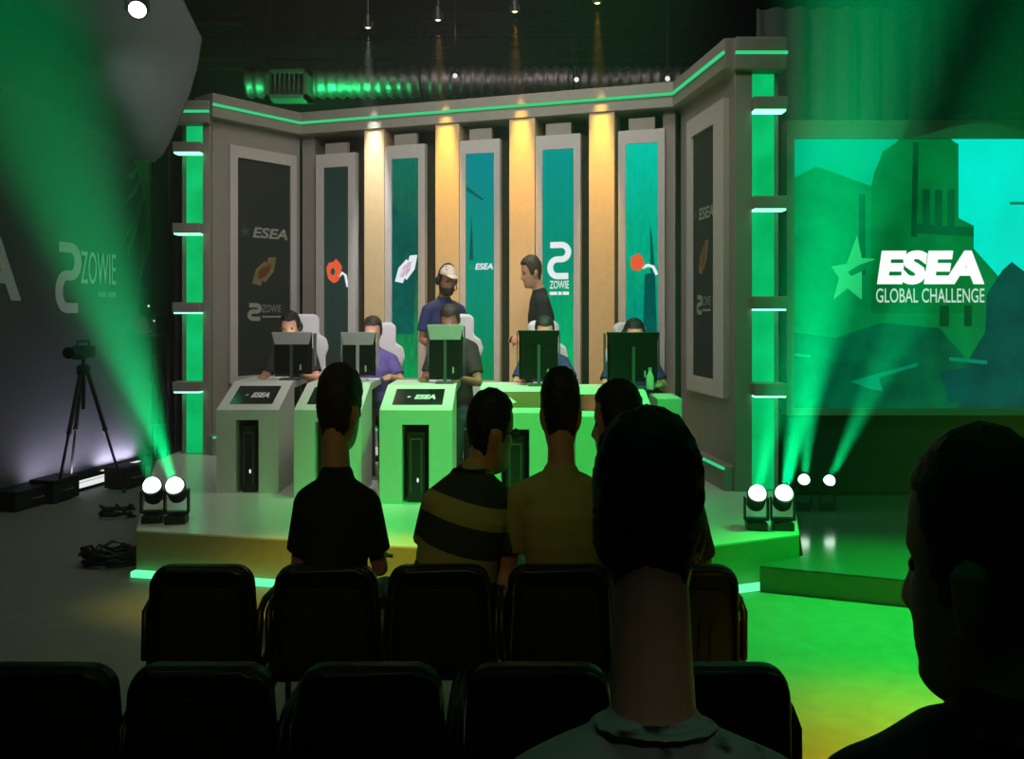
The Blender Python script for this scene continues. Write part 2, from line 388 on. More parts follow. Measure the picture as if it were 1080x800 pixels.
r, bd = bds[1]; deco(r, 'slash_emblem', white_e, lambda b: slash(bd, b, .1, .43, .95, .56)); deco(r, 'slash_inlay', pink_e, lambda b: slash(bd, b, .26, .455, .74, .53)); deco(r, 'cliff_picture', dark_e, lambda b: [bd.poly(b, [(0, .2), (0, .78), (.18, .79), (.22, .2)], .002), bd.poly(b, [(.22, .2), (.18, .79), (.3, .74), (.55, .77), (.5, .2)], .002), bd.poly(b, [(.5, .2), (.55, .77), (.95, .68), (.8, .2)], .002)])
r, bd = bds[2]; deco(r, 'lettering', white_e, lambda b: bd.text(b, 'ESEA', .32, .487, .95, .515, bold=.03, shear=.2)); deco(r, 'star_emblem', green_e, lambda b: bd.star(b, .16, .5, .14, .3, inner=.4)); deco(r, 'spire_picture', dark_e, lambda b: [bd.poly(b, [(.1, .53), (.2, .74), (.26, .53)], .003), bd.poly(b, [(0, .86), (.6, .80), (.6, .79), (0, .84)], .003)])
r, bd = bds[3]; deco(r, 'ribbon_mark', white_e, lambda b: bd.two_mark(b, .24, .455, .82, .585, .19)); deco(r, 'lettering', white_e, lambda b: (bd.text(b, 'ZOWIE', .22, .395, .84, .43, bold=.01), [bd.poly(b, [(x, .368), (x+w_, .368), (x+w_, .382), (x, .382)]) for x, w_ in ((.22, .24), (.49, .12), (.64, .2))]))
r, bd = bds[4]; deco(r, 'emblem', orange_e, lambda b: blob(bd, b, .36, .50, .22, sd=3)); deco(r, 'claw_mark', white_e, lambda b: claw(bd, b, .5, .478, .46, .03)); deco(r, 'statue_picture', dark_e, lambda b: [bd.poly(b, [(.5, .05), (.58, .45), (.9, .46), (.98, .05)], .002), bd.poly(b, [(.76, .46), (.74, .66), (.8, .62), (.9, .46)], .002)])

# ---------------------------------------------------------------- the two light pillars with lit shelves
def pillar(label, x0, x1, y, side, shelves, gx0, gx1, zc0, zc1):
    w = x1-x0; D = .36; root = empty('light_pillar', ((x0+x1)/2, y, ST), 0, label, 'light pillar', 'glowing pillars at the ends of the backdrop'); root['kind'] = 'thing'
    b = MB(); b.box(((x0+x1)/2, y+D/2+.07, (ST+zc0)/2), (w-.02, D, zc0-ST))                      # rear board
    fx = (x0, gx0) if side > 0 else (gx1, x1)
    b.box(((fx[0]+fx[1])/2, y+.04, (ST+zc0)/2), (fx[1]-fx[0], .1, zc0-ST)); b.build('casing', M['set_grey'], root, bevel=.006)
    b = MB(); b.box(((gx0+gx1)/2, y+.055, (ST+zc0)/2), (gx1-gx0, .03, zc0-ST-.02)); b.build('light_box', M['e_box'], root)
    b = MB(); b.box(((x0+x1)/2, y+D/2-.03, (zc0+zc1)/2), (w+.02, D+.1, zc1-zc0)); b.build('capital', M['set_grey'], root, bevel=.008)
    b = MB(); b.box(((x0+x1)/2, y-.085, zc0+(zc1-zc0)*.5), (w+.03, .02, .025)); b.build('light_strip', M['e_strip2'], root)
    sx0, sx1 = (gx0-.01, x1+.01) if side > 0 else (x0-.02, gx1+.01)
    for z in shelves:
        s = MB(); s.box(((sx0+sx1)/2, y-.03, z), (sx1-sx0, .16, .10)); so = s.build('shelf', M['set_grey'], root, bevel=.006)
        s = MB(); s.box(((sx0+sx1)/2, y-.03, z-.058), (sx1-sx0-.02, .12, .014)); s.build('under_light', M['e_under'], so)
    return root
pillar('tall pillar with green glowing light box at the right end of the backdrop', RPl.x, RPr.x, 6.94, 1, [Z(p, 6.9) for p in (110, 214, 319, 410)], X(793, 6.94), X(818, 6.94), Z(74, 6.9), Z(38, 6.85))
pillar('pillar with green glowing light box at the left end of the backdrop', LPl.x, LPr.x, 8.75, -1, [Z(p, 8.72) for p in (156, 241, 324, 407)], X(195, 8.75), X(214, 8.75), Z(130, 8.7), Z(105, 8.65))

# ---------------------------------------------------------------- stage platforms
sp = [(-2.51, 5.70), (-1.44, 5.48), (-.81, 5.33), (0, 5.20), (.56, 5.08), (1.21, 5.31), (1.885, 5.60), (2.27, 6.90), (2.27, 9.3), (1.8, 9.5), (-2.3, 10.3), (-3.5, 9.6), (-3.5, 8.4)]
plat = empty('stage_platform', (-.3, 7, 0), 0, 'low pale glossy main stage with a green light line along its foot', 'stage')
b = MB(); b.prism(sp, .0, ST-.012); b.build('fascia', M['fascia'], plat)
b = MB(); b.prism(sp, ST-.012, ST); b.build('deck', M['stage'], plat)
front = [Vector(p) for p in sp[:7]]
b = MB(); band(b, front[:6]+[Vector((1.60, 5.45))], .06, .05, .004, .04); b.build('light_strip', M['e_strip'], plat)
lowr = empty('stage_platform', (3.2, 6, 0), 0, 'lower dark glossy side stage in front of the big screen', 'stage')
lp = [(1.56, 5.37), (2.40, 5.07), (3.4, 4.72), (5.2, 4.1), (6.5, 4.1), (6.5, 7.45), (2.34, 7.45), (2.30, 6.9), (1.91, 5.60)]
b = MB(); b.prism(lp, 0, .15); b.build('fascia', M['fascia'], lowr)
b = MB(); b.prism(lp, .15, .16); b.build('deck', M['low_stage'], lowr)

# ---------------------------------------------------------------- big screen on the right
SD = 7.6
bs = empty('big_screen', (X(965, SD), SD, .16), 0, 'big wide green video screen with white title lettering on the right', 'screen')
def sbox(x0, x1, y0, y1, d0, d1):
    """box given by the corners of its front face in metres"""
    return ((x0+x1)/2, (d0+d1)/2, (y0+y1)/2), (x1-x0, d1-d0, y1-y0)
b = MB(); sx0, sx1, sz0, sz1 = X(828, SD), X(1108, SD), Z(437, SD), Z(128, SD)
ix0, ix1, iz0, iz1 = X(836, SD), X(1100, SD), Z(430, SD), Z(147, SD)
for q in ((sx0, sx1, iz1, sz1), (sx0, sx1, sz0, iz0), (sx0, ix0, iz0, iz1), (ix1, sx1, iz0, iz1)): b.box(*sbox(*q, SD-.05, SD+.1))
b.build('frame', M['set_grey'], bs)
b = MB(); b.box(*sbox(sx0+.05, sx1-.05, .16, sz0, SD+.05, SD+.3)); b.build('screen_base', M['black_matte'], bs)
bb = Board((ix0, SD-.012, iz0), (1, 0, 0), ix1-ix0, iz1-iz0)
def S(px, py): return ((X(px, SD)-ix0)/bb.w, (Z(py, SD)-iz0)/bb.h)
pic = MB()
mats = [emat('picture_sky_left', (0, 176, 126), .8, (0, 196, 150), 2), emat('picture_sky_right', (0, 226, 196), .95, (0, 238, 214), 2), emat('picture_town', (0, 116, 56), .8, (0, 142, 72), 3),
        emat('picture_tower', (0, 104, 44), .8, (0, 128, 56), 3), emat('picture_openings', (0, 66, 34), .8, (0, 80, 40), 5), emat('picture_ground', (0, 72, 48), .8, (0, 106, 66), 3), emat('picture_blue_shade', (0, 60, 62), .8, (0, 84, 78), 3), emat('picture_pale_edge', (0, 140, 100), .8)]
def pp(mi, pts, off): pic.mi = mi; bb.poly(pic, [S(*p) for p in pts], off)
pic.mi = 2; pic.box(*sbox(ix0-.01, ix1+.01, iz0-.01, iz1+.01, SD-.012, SD+.04))
pp(0, [(836, 147), (836, 188), (848, 182), (860, 176), (874, 180), (900, 190), (918, 196), (930, 160), (945, 150), (947, 147)], .001)
pp(1, [(1000, 147), (1010, 152), (1010, 230), (1026, 238), (1026, 262), (1060, 300), (1100, 300), (1100, 147)], .001)
pp(3, [(918, 330), (918, 196), (922, 180), (930, 162), (945, 150), (948, 147), (1002, 147), (1010, 153), (1010, 230), (1026, 238), (1026, 330)], .002)
for x in (972, 985, 998): pp(4, [(x, 200), (x+8, 200), (x+8, 240), (x, 240)], .003)
pp(4, [(962, 150), (968, 150), (966, 250), (960, 250)], .003); pp(4, [(966, 236), (1026, 240), (1026, 250), (966, 246)], .003)
pp(4, [(905, 205), (912, 205), (912, 290), (905, 290)], .003)
pp(4, [(990, 322), (1000, 322), (1000, 344), (990, 344)], .003); pp(4, [(1016, 322), (1024, 322), (1024, 344), (1016, 344)], .003)
pp(6, [(1040, 310), (1056, 285), (1066, 276), (1084, 290), (1100, 286), (1100, 430), (1010, 430), (1020, 380), (1038, 350)], .003)
pp(5, [(836, 350), (880, 356), (930, 340), (990, 346), (1020, 380), (1010, 430), (836, 430)], .003)
pp(7, [(896, 402), (930, 392), (968, 382), (966, 386), (926, 398), (930, 412), (918, 410)], .004)
pp(7, [(1000, 376), (1040, 380), (1040, 384), (1000, 380)], .004); pp(6, [(990, 392), (1060, 380), (1060, 420), (1000, 424)], .004)
pp(7, [(836, 372), (854, 374), (854, 377), (836, 375)], .004); pp(7, [(1064, 213), (1080, 213), (1080, 216), (1064, 216)], .004)
pic.build('picture', mats, bs)
a0, b0 = S(924, 300); a1, b1 = S(1037, 264)
b = MB(); bb.text(b, 'ESEA', a0, b0, a1, b1, .008, bold=.06, shear=.12); b.build('lettering', emat('title_white', (248, 250, 248), 1.1), bs)
a0, b0 = S(923, 319); a1, b1 = S(1037, 304)
b = MB(); bb.text(b, 'GLOBAL CHALLENGE', a0, b0, a1, b1, .008, bold=.004); b.build('lettering', emat('subtitle_white', (196, 232, 210), .95), bs)
b = MB(); sp5 = [S(*p) for p in ((903, 248), (908, 272), (922, 273), (908, 285), (908, 316), (893, 304), (878, 316), (884, 293), (876, 281), (892, 278))]
c5 = S(897, 287)
for k in range(10): bb.poly(b, [c5, sp5[k], sp5[(k+1) % 10]], .008)
b.build('star_emblem', emat('star_green', (40, 196, 110), .9), bs)
b = MB(); pq = [S(*p) for p in ((893, 287), (906, 279), (921, 274), (908, 286), (897, 291))]; bb.poly(b, pq, .010); b.build('star_notch', emat('star_notch', (0, 122, 60), .8), bs)
# black drape wall around and behind the screen
b = MB(); n = 120; L = 8.0-2.3
fr_ = [(2.3+L*k/n, 7.98+.05*math.sin(k*1.35)+.02*math.sin(k*.7)) for k in range(n+1)]
b.loft([[Vector((x, y, 0.0)), Vector((x, y, 4.6)), Vector((x, y+.05, 4.6)), Vector((x, y+.05, 0.0))] for x, y in fr_])
tag(b.build('curtain', mat('curtain_dark', (58, 66, 62), .9), smooth=True), 'dark curtain hanging in folds behind the big video screen', 'curtain')
# dark drape swag, top right
b = MB(); rings = []
for i in range(17):
    t = i/16; ang = PI*(.5+.5*t)
    rings.append([Vector((3.55+2.2*t, 7.3+.12*math.sin(6*t)+dy, 3.40+.10*math.sin(5*t)+ (1.1*t**.7)*0)) for dy in (0, .03)] + [Vector((3.55+2.2*t, 7.3+.25*math.sin(PI*t)+dy, 3.50+1.0*t**.6)) for dy in (.03, 0)])
b.loft(rings); tag(b.build('drape_swag', M['black_matte'], smooth=True), 'black swag of cloth hung above the right edge of the big screen', 'drape')
# ---------------------------------------------------------------- left sponsor wall
LA, LB = Vector((-4.66, 7.76)), Vector((-4.26, 9.6))
ld = (LB-LA).normalized(); LE = LA+ld*2.21; LS = LA-ld*1.6
lw = empty('sponsor_wall', v3((LS+LE)/2), 0, 'long black sponsor wall with pale lettering on the left', 'banner wall')
b = MB(); band(b, [LS, LE], 0, .08, 0, 3.9); b.build('wall_panel', M['left_wall'], lw)
b = MB(); band(b, [LS, LE], .03, .03, 0, .12); b.build('foot_rail', M['black_matte'], lw)
lb = Board(v3(LS, 0), v3(LE-LS), (LE-LS).length, 3.9)
def LP_(px, py):
    p = hit(LS, LE, px); return ((p-LS).length/lb.w*(1 if (p-LS).dot(ld) > 0 else -1), Z(py, p.y)/3.9)
def ltext(b, body, p0, p1, **k): lb.text(b, body, *LP_(*p0), *LP_(*p1), **k)
b = MB(); a = LP_(-30, 316); c = LP_(22, 252); lb.text(b, 'A', a[0], a[1], c[0], c[1], bold=.03); b.build('lettering', M['print_white'], lw)
b = MB(); a = LP_(-150, 316); c = LP_(-36, 252); lb.text(b, 'ESE', a[0], a[1], c[0], c[1], bold=.03); b.build('lettering', M['print_white'], lw)
b = MB(); a = LP_(62, 322); c = LP_(82, 262); lb.two_mark(b, a[0], a[1], c[0], c[1], .027); b.build('ribbon_mark', M['print_white'], lw)
b = MB(); a = LP_(85, 299); c = LP_(122, 268); lb.text(b, 'ZOWIE', a[0], a[1], c[0], c[1]); b.build('lettering', M['print_white'], lw)
b = MB(); a = LP_(103, 313); c = LP_(122, 308); [lb.poly(b, [(x, a[1]), (x+w_, a[1]), (x+w_, c[1]), (x, c[1])]) for x, w_ in ((a[0], (c[0]-a[0])*.45), (a[0]+(c[0]-a[0])*.55, (c[0]-a[0])*.45))]; b.build('lettering', M['print_grey'], lw)
# printed green leaf shards near the end of the wall
b = MB()
for sh in (((141, 168), (157, 170), (158, 250), (150, 200)), ((158, 200), (159, 262), (147, 288), (152, 240)), ((156, 190), (148, 226), (133, 250), (127, 262), (140, 230)), ((150, 182), (142, 206), (131, 214), (140, 200)), ((159, 240), (152, 280), (146, 300), (150, 262)), ((148, 172), (140, 190), (132, 186), (140, 180)), ((150, 215), (143, 246), (134, 272), (140, 238))):
    q = [LP_(*p) for p in sh]; lb.poly(b, q, .005)
b.build('leaf_print', M['print_green'], lw)
# large dark cloth swag above it
b = MB(); rings = []
bot = [(-70, 62), (-40, 76), (0, 94), (30, 107), (60, 121), (90, 139), (120, 156), (140, 165), (152, 167), (160, 158), (168, 138), (176, 112), (183, 84), (188, 54), (190, 20)]
d0 = 7.35
for i, (px, py) in enumerate(bot):
    t = i/(len(bot)-1); col = []
    top = P(px*.75+40*.25*t, -70, d0)
    lo = P(px, py, d0)
    for k in range(13):
        s_ = k/12; q = lo.lerp(top, s_); q.y += -.55*math.sin(PI*min(1, s_*1.05))*math.sin(PI*(.08+.86*t))+.5*t*t; col.append(q)
    rings.append(col+[c+Vector((0, .03, 0)) for c in col[::-1]])
b.loft(rings)
tag(b.build('drape_swag', M['drape'], smooth=True), 'large dark bulging cloth swag hanging above the sponsor wall', 'drape')
# bright ceiling lamp, with yoke, hung in front of the swag
def hung_lamp(name, label, cat, loc, aim, r, h, lens_m, drop, group=None, m=None):
    loc = Vector(loc); dr = (Vector(aim)-loc).normalized(); root = empty(name, loc, 0, label, cat, group)
    u = dr.cross(Vector((0, 0, 1))); u = u.normalized() if u.length > .05 else Vector((1, 0, 0)); w = dr
    T = frame_mat(loc, u, w.cross(u), w); m = m or M['black']
    b = MB(); b.lathe([(r*.5, -h), (r*.8, -h*.9), (r*.95, -h*.4), (r*1.05, 0), (r*1.12, 0), (r*1.12, .012), (r*.98, .012), (r*.96, -.01), (r*.1, -.012)], 20, T); b.build('housing', m, root, smooth=False)
    b = MB(); b.lathe([(r*.95, .0), (r*.75, .012), (r*.4, .02), (.001, .022)], 20, T); b.build('lens', lens_m, root)
    b = MB(); b.tube([loc+u*(r*1.2), loc+u*(r*1.2)+Vector((0, 0, r*1.3)), loc+Vector((0, 0, r*1.7)), loc-u*(r*1.2)+Vector((0, 0, r*1.3)), loc-u*(r*1.2)], .010, 8)
    b.tube([loc+Vector((0, 0, r*1.7)), loc+Vector((0, 0, drop))], .012, 8); b.build('yoke', m, root)
    return root
LAMP = P(145, 10, 6.3); hung_lamp('spotlight', 'bright white spotlight hanging in front of the dark cloth swag', 'spotlight', LAMP, LAMP+Vector((.35, -1.2, -.9)), .065, .2, M['e_white'], .9)
# ---------------------------------------------------------------- warm downlights in front of the columns, on a bar
WARM = []
wl = [((388, 28), 394.5), ((462, 20), 471), ((543, 11), 550), ((630, 2), 634)]
bar_pts = []
for k, ((px, py), cpx) in enumerate(wl):
    q = hit(W1, W2, px, .50); loc = Vector((q.x, q.y, Z(py, q.y))); foot = v3(hit(W1, W2, cpx, .02), .9)
    hung_lamp('downlight', ['small warm downlight over the pale first column', 'small warm downlight over the second column', 'small warm downlight over the third column', 'small warm downlight over the rightmost column'][k], 'downlight', loc, foot, .035, .13, M['e_warm'], 5.35-loc.z, 'warm downlights above the backdrop')
    WARM.append((loc, foot)); bar_pts.append(Vector((loc.x, loc.y, 5.36)))
def truss(label, p0, p1, size, name='lighting_truss', group=None):
    p0, p1 = Vector(p0), Vector(p1); u = (p1-p0).normalized(); side = Vector((-u.y, u.x, 0))*size/2; up = Vector((0, 0, size/2)); root = empty(name, (p0+p1)/2, 0, label, 'truss', group)
    for s in (-1, 1):
        for t in (-1, 1):
            b = MB(); b.tube([p0+side*s+up*t, p1+side*s+up*t], .022, 8); b.build('chord', M['truss'], root)
    b = MB(); L = (p1-p0).length; n = int(L/size)
    for k in range(n):
        a, c = p0+u*(L*k/n), p0+u*(L*(k+1)/n); f = 1 if k % 2 else -1
        for s in (-1, 1): b.tube([a+side*s+up*f, c+side*s-up*f], .011, 6)
        for t in (-1, 1): b.tube([a+side*f+up*t, c-side*f+up*t], .011, 6)
    b.build('bracing', M['truss'], root); return root
e = (bar_pts[-1]-bar_pts[0]).normalized()
truss('black lighting truss that carries the warm downlights', bar_pts[0]-e*2.2+Vector((0, 0, .16)), bar_pts[-1]+e*1.6+Vector((0, 0, .16)), .3)
truss('dim steel roof joist crossing the hall high behind the backdrop', (-7.5, 12.2, 5.55), (7.5, 12.2, 5.55), .5, 'roof_joist', )
truss('dim steel roof joist farther back just under the ceiling', (-7.5, 12.9, 6.0), (7.5, 12.9, 6.0), .4, 'roof_joist')
# foil duct and grille box behind the cornice
b = MB(); pr = [(.20+.022*math.sin(k*2.1), -3.6+k*.045) for k in range(140)]; b.lathe([(.01, -3.6)]+pr+[(.01, 2.71)], 20, Matrix.Translation((0.1, 11.3, 4.80)) @ Matrix.Rotation(PI/2, 4, 'Y'))
ad = empty('air_duct', (0, 11.3, 4.6), 0, 'crumpled foil air duct running behind the cornice', 'duct'); b.build('duct_tube', M['duct'], ad, smooth=True)
for x in (-3.2, -1.2, .8, 2.4):
    b = MB(); b.tube([(x, 11.3, 4.95), (x, 11.3, 6.3)], .008, 6); b.tube([(x, 11.3+.232*math.cos(a), 4.8+.232*math.sin(a)) for a in [2*PI*k/16 for k in range(16)]], .012, 6, closed=True); b.build('hanger_rod', M['truss'], ad)
gx0, gx1, gz0, gz1 = X(280, 10.7), X(325, 10.7), Z(104, 10.7), Z(73, 10.7)
gr = empty('vent_box', ((gx0+gx1)/2, 10.8, gz0), 0, 'square metal vent box with upright bars catching green light', 'vent')
b = MB()
for q in ((gx0, gx1, gz1-.05, gz1), (gx0, gx1, gz0, gz0+.05), (gx0, gx0+.05, gz0, gz1), (gx1-.05, gx1, gz0, gz1)): b.box(*sbox(*q, 10.68, 10.95))
b.box(*sbox(gx0, gx1, gz0, gz1, 10.93, 10.97)); b.build('casing', M['grille'], gr)
b = MB()
for k in range(1, 9): x = gx0+(gx1-gx0)*k/9; b.box(*sbox(x-.008, x+.008, gz0, gz1, 10.70, 10.72))
b.build('bars', M['grille'], gr)
b = MB(); 
for x in (gx0+.05, gx1-.05): b.tube([(x, 10.85, gz1), (x, 10.85, 6.3)], .012, 6)
b.build('hanger_rods', M['truss'], gr)
# bits of scaffold pipe left of the set and on top of the cornice
for i, (px, d, z0, z1) in enumerate(((187, 9.3, 0, 4.4), (178, 10.2, 0, 5.4))):
    b = MB(); b.tube([(X(px, d), d, z0), (X(px, d), d, z1)], .028, 10, rnd=False)
    b2 = b; b2.box((X(px, d), d, .01), (.3, .3, .02))
    tag(b.build('support_pole', M['truss']), ['upright steel pole just left of the left light pillar', 'tall steel pole behind the end of the sponsor wall'][i], 'pole', 'steel poles left of the set')
for i, (px, py, dd) in enumerate(((480, 80, 10.6), (704, 83, 10.0), (608, 84, 10.4))):
    c = P(px, py, dd); hung_lamp('work_light', ['tiny white work light above the cornice between two columns', 'tiny white work light above the right end of the cornice', 'tiny pinkish work light behind the cornice near the duct'][i], 'lamp', c, c+Vector((.0, -1, -.1)), .032, .08, M['e_bar'], 6.3-c.z, 'small lamps behind the cornice')

# ---------------------------------------------------------------- player podiums
def star_poly(c, r):
    return [(c[0]+(r if k % 2 == 0 else r*.42)*math.cos(PI/2+k*PI/5), c[1]+(r if k % 2 == 0 else r*.42)*math.sin(PI/2+k*PI/5)) for k in range(10)]
POD = [(-2.38, .50, 6.87, .97), (-1.71, .53, 6.69, .99), (-1.01, .555, 6.50, 1.01), (-.25, .555, 6.24, 1.02), (.45, .56, 6.02, 1.02)]
plab = ['white gaming podium at the left end of the row', 'white gaming podium second from the left, behind the head of the boy in black', 'white gaming podium with a green name plate, third from the left', 'white gaming podium with a sheet of paper lying on its sloping top', 'white gaming podium at the right end of the row, half hidden by heads']
for k, (x, w, y, zf) in enumerate(POD):
    zb = 1.165; root = empty('gaming_podium', (x+w/2, y+.5, ST), 0, plab[k], 'podium', 'gaming podiums in a row on stage')
    n0, n1 = x+w*.31, x+w*.68; nz = .90 if k else .89
    T = Matrix(((0, 0, 1, 0), (1, 0, 0, 0), (0, 1, 0, 0), (0, 0, 0, 1)))   # prism x->y, y->z, z->x
    b = MB()
    side = [(y, ST), (y, zf), (y+.45, zb), (y+1.0, zb), (y+1.0, zb-.05), (y+.5, zb-.06), (y+.5, ST)]
    b.prism(side, x, n0, T); b.prism(side, n1, x+w, T)
    b.prism([(y, nz), (y, zf), (y+.45, zb), (y+1.0, zb), (y+1.0, zb-.05), (y+.5, zb-.06), (y+.5, nz)], n0, n1, T)
    b.prism([(y+.34, ST), (y+.34, nz), (y+.5, nz), (y+.5, ST)], n0, n1, T)
    b.build('body', M['podium'], root)
    b = MB()
    for sx in (x+.06, x+w-.06): b.tube([(sx, y+.93, ST), (sx, y+.93, zb-.04)], .02, 8, rnd=False)
    b.build('rear_legs', M['grey_plastic'], root)
    b = MB(); b.box(*sbox(n0+.002, n1-.002, ST+.002, nz-.002, y+.325, y+.339)); b.build('niche_lining', M['black_matte'], root)
    sl = math.hypot(.45, zb-zf); u = Vector((1, 0, 0)); v = Vector((0, .45, zb-zf)).normalized()
    tb = Board((x, y, zf), u, w, sl, v); a0, a1, c0, c1 = .15, .85, .2, .82
    if k == 4: a0, a1 = .05, .5
    b = MB(); TT = frame_mat(tb.o-tb.n*.02, tb.u, tb.v, tb.n); b.prism([(a0*w, c0*sl), (a1*w, c0*sl), (a1*w, c1*sl), (a0*w, c1*sl)], 0, .024, TT)
    b.build('name_plate', M['wood'] if k == 3 else M['dark_glass'], root)  # fourth inset: yellowish reflection painted into its colour
    if k in (0, 1, 2):
        b = MB(); tb.text(b, 'ESEA', .44, .40, .74, .58, .006, bold=.05, shear=.2); b.build('lettering', M['print_white'], root)
        b = MB(); tb.star(b, .36, .49, .04, .3, .006); b.build('star_emblem', M['print_white'], root)
    if k == 3:
        b = MB(); TP = frame_mat(tb.o+tb.n*.0055+tb.u*(.28*w)+tb.v*(.22*sl), (tb.u*.86+tb.v*.5).normalized(), (tb.v*.86-tb.u*.5).normalized(), tb.n); b.prism([(0, 0), (.15, 0), (.15, .21), (0, .21)], 0, .002, TP)
        tag(b.build('paper_sheet', M['paper']), 'white sheet of paper lying on the wooden podium top', 'paper')
    # the computer tower in the niche
    pc = empty('computer_tower', ((n0+n1)/2, y+.18, ST), 0, ['black computer tower in the niche of the leftmost podium', 'black computer tower in the second podium, behind the boy in black', 'black computer tower in the niche of the third podium', 'black computer tower in the niche beside the man in the striped shirt', 'black computer tower in the rightmost podium'][k], 'computer', 'computer towers in the podium niches')
    cx, cw = (n0+n1)/2, (n1-n0)*.66
    b = MB(); b.box((cx, y+.175, ST+.27), (cw, .27, .54), bev=.012); b.build('case', M['black'], pc)
    b = MB(); b.box((cx-cw*.30, y+.035, ST+.28), (.008, .014, .42)); b.box((cx+cw*.30, y+.035, ST+.28), (.008, .014, .42)); b.box((cx, y+.035, ST+.485), (cw*.6, .014, .008)); b.build('front_trim', M['grey_plastic'], pc)
    b = MB(); b.ball((cx+cw*.1, y+.038, ST+.17), (.008, .004, .018), n=8); b.build('status_light', M['e_bar'], pc)
b = MB(); b.box(*sbox(1.06, 1.24, ST, 1.13, 6.22, 6.6), bev=.008); tag(b.build('side_cabinet', M['podium']), 'narrow plain white cabinet past the right end of the podium row', 'cabinet')

# ---------------------------------------------------------------- monitors seen from behind
MON = [(288, 330, 350, 400, 7.55), (360, 397, 350, 400, 7.36), (451, 489, 342, 397, 7.17), (546, 590, 348, 400, 6.93), (639, 695, 350, 404, 6.72)]
mlab = ['dark monitor with a silver top band on the leftmost podium', 'dark monitor with a bright silver top band on the second podium', 'dark monitor with a grey top band in front of the presenter in the cap', 'black boxy monitor in front of the presenter in black', 'widest black monitor, at the right end of the podium row']
for k, (x0, x1, yt, yb, d) in enumerate(MON):
    a, c = X(x0, d), X(x1, d); zt = Z(yt, d); zb = 1.165; cx = (a+c)/2; w = c-a
    root = empty('monitor', (cx, d, zb), 0, mlab[k], 'monitor', 'monitors on the podiums')
    h = zt-zb; bm_ = M['silver'] if k in (0, 1, 2) else M['black']  # silver stands for light caught on the upper rear
    b = MB(); TT = Matrix(((1, 0, 0, cx), (0, 0, -1, d-.02), (0, 1, 0, 0), (0, 0, 0, 1)))
    zs = zt-h*.26
    b.prism([(-w*.42, zs), (w*.42, zs), (w*.5, zt), (-w*.5, zt)], 0, .03, TT, bev=.003); b.build('top_band', bm_, root)
    b = MB(); b.box(*sbox(a+w*.07, c-w*.07, zb+.05, zs+.01, d-.045, d+.0)); b.box(*sbox(a+w*.03, c-w*.03, zb+.045, zt-.005, d, d+.03)); b.build('rear_housing', M['black'], root, bevel=.006)
    b = MB(); b.box(*sbox(a+w*.05, c-w*.05, zb+.06, zt-.02, d+.03, d+.034)); b.build('screen', M['dark_glass'], root)
    b = MB(); b.box(*sbox(cx-.012, cx+.012, zb+.01, zs, d-.07, d-.046)); b.box((cx, d-.05, zb+.008), (w*.5, .16, .016)); b.build('stand', M['silver'] if k == 1 else M['grey_plastic'], root)
    for s in (-1, 1):
        b = MB(); b.box((cx+s*w*.51, d+.06, zb+h*.62), (.008, .10, h*.7)); b.build('side_shield', M['grey_plastic'] if k > 2 else M['silver'] if k == 1 else M['grey_plastic'], root)
    b = MB(); b.box((cx+w*.22, d-.049, zb+.11), (.014, .006, .05)); b.build('status_label', M['silver'], root)
# water bottle standing at the right edge of the last podium
bx = Vector((X(686, 6.5), 6.52, 1.165))
bt = empty('water_bottle', bx, 0, 'small pale bottle standing at the right edge of the last podium', 'bottle')
b = MB(); b.lathe([(.001, 0), (.026, .0), (.028, .01), (.028, .10), (.012, .135), (.012, .15), (.001, .15)], 14, Matrix.Translation(bx)); b.build('body', M['podium'], bt, smooth=True)
b = MB(); b.lathe([(.001, .15), (.014, .15), (.014, .168), (.001, .168)], 12, Matrix.Translation(bx)); b.build('cap', M['silver'], bt)

# ---------------------------------------------------------------- moving-head beam lights
BEAMS = []
def moving_head(label, lens, zbase, aim, r, face=None):
    lens = Vector(lens); dr = (Vector(aim)-lens).normalized(); piv = lens-dr*r*1.3
    root = empty('moving_head_light', (piv.x, piv.y, zbase), 0, label, 'stage light', 'moving head lights at the stage edges')
    u = Vector((dr.y, -dr.x, 0)).normalized(); fw = Vector((0, 0, 1)).cross(u)
    T = frame_mat(Vector((piv.x, piv.y, zbase)), u, fw, Vector((0, 0, 1)))
    b = MB(); b.box((0, 0, r*.42), (r*2.1, r*2.0, r*.84), T, bev=r*.12); b.box((0, 0, r*.9), (r*1.2, r*1.2, r*.2), T); b.build('base', M['black'], root)
    hp = piv.z-zbase
    b = MB(); b.box((0, 0, r*1.08), (r*2.5, r*.9, r*.22), T, bev=r*.05)
    for s in (-1, 1): b.box((s*r*1.18, 0, (hp+r*1.0)/2+r*.1), (r*.2, r*.8, hp-r*.7), T, bev=r*.05)
    b.build('yoke', M['black'], root)
    H = frame_mat(piv, u, dr.cross(u), dr)
    b = MB(); b.lathe([(.001, -r*1.25), (r*.7, -r*1.2), (r*.95, -r*.8), (r*1.0, r*.6), (r*1.08, r*.9), (r*1.08, r*1.1), (r*.9, r*1.1), (r*.88, r*.9), (.001, r*.85)], 24, H); b.build('head', M['black'], root)
    b = MB(); b.lathe([(r*.9, r*.95), (r*.86, r*1.35), (r*.7, r*1.7), (r*.4, r*1.92), (.001, r*2.0)], 24, H); b.build('lens', M['e_lens'], root, smooth=True)
    BEAMS.append((lens+dr*r*.75, dr)); return root
def aimed(px0, py0, d0, px1, py1, d1): return P(px0, py0, d0), P(px1, py1, d1)
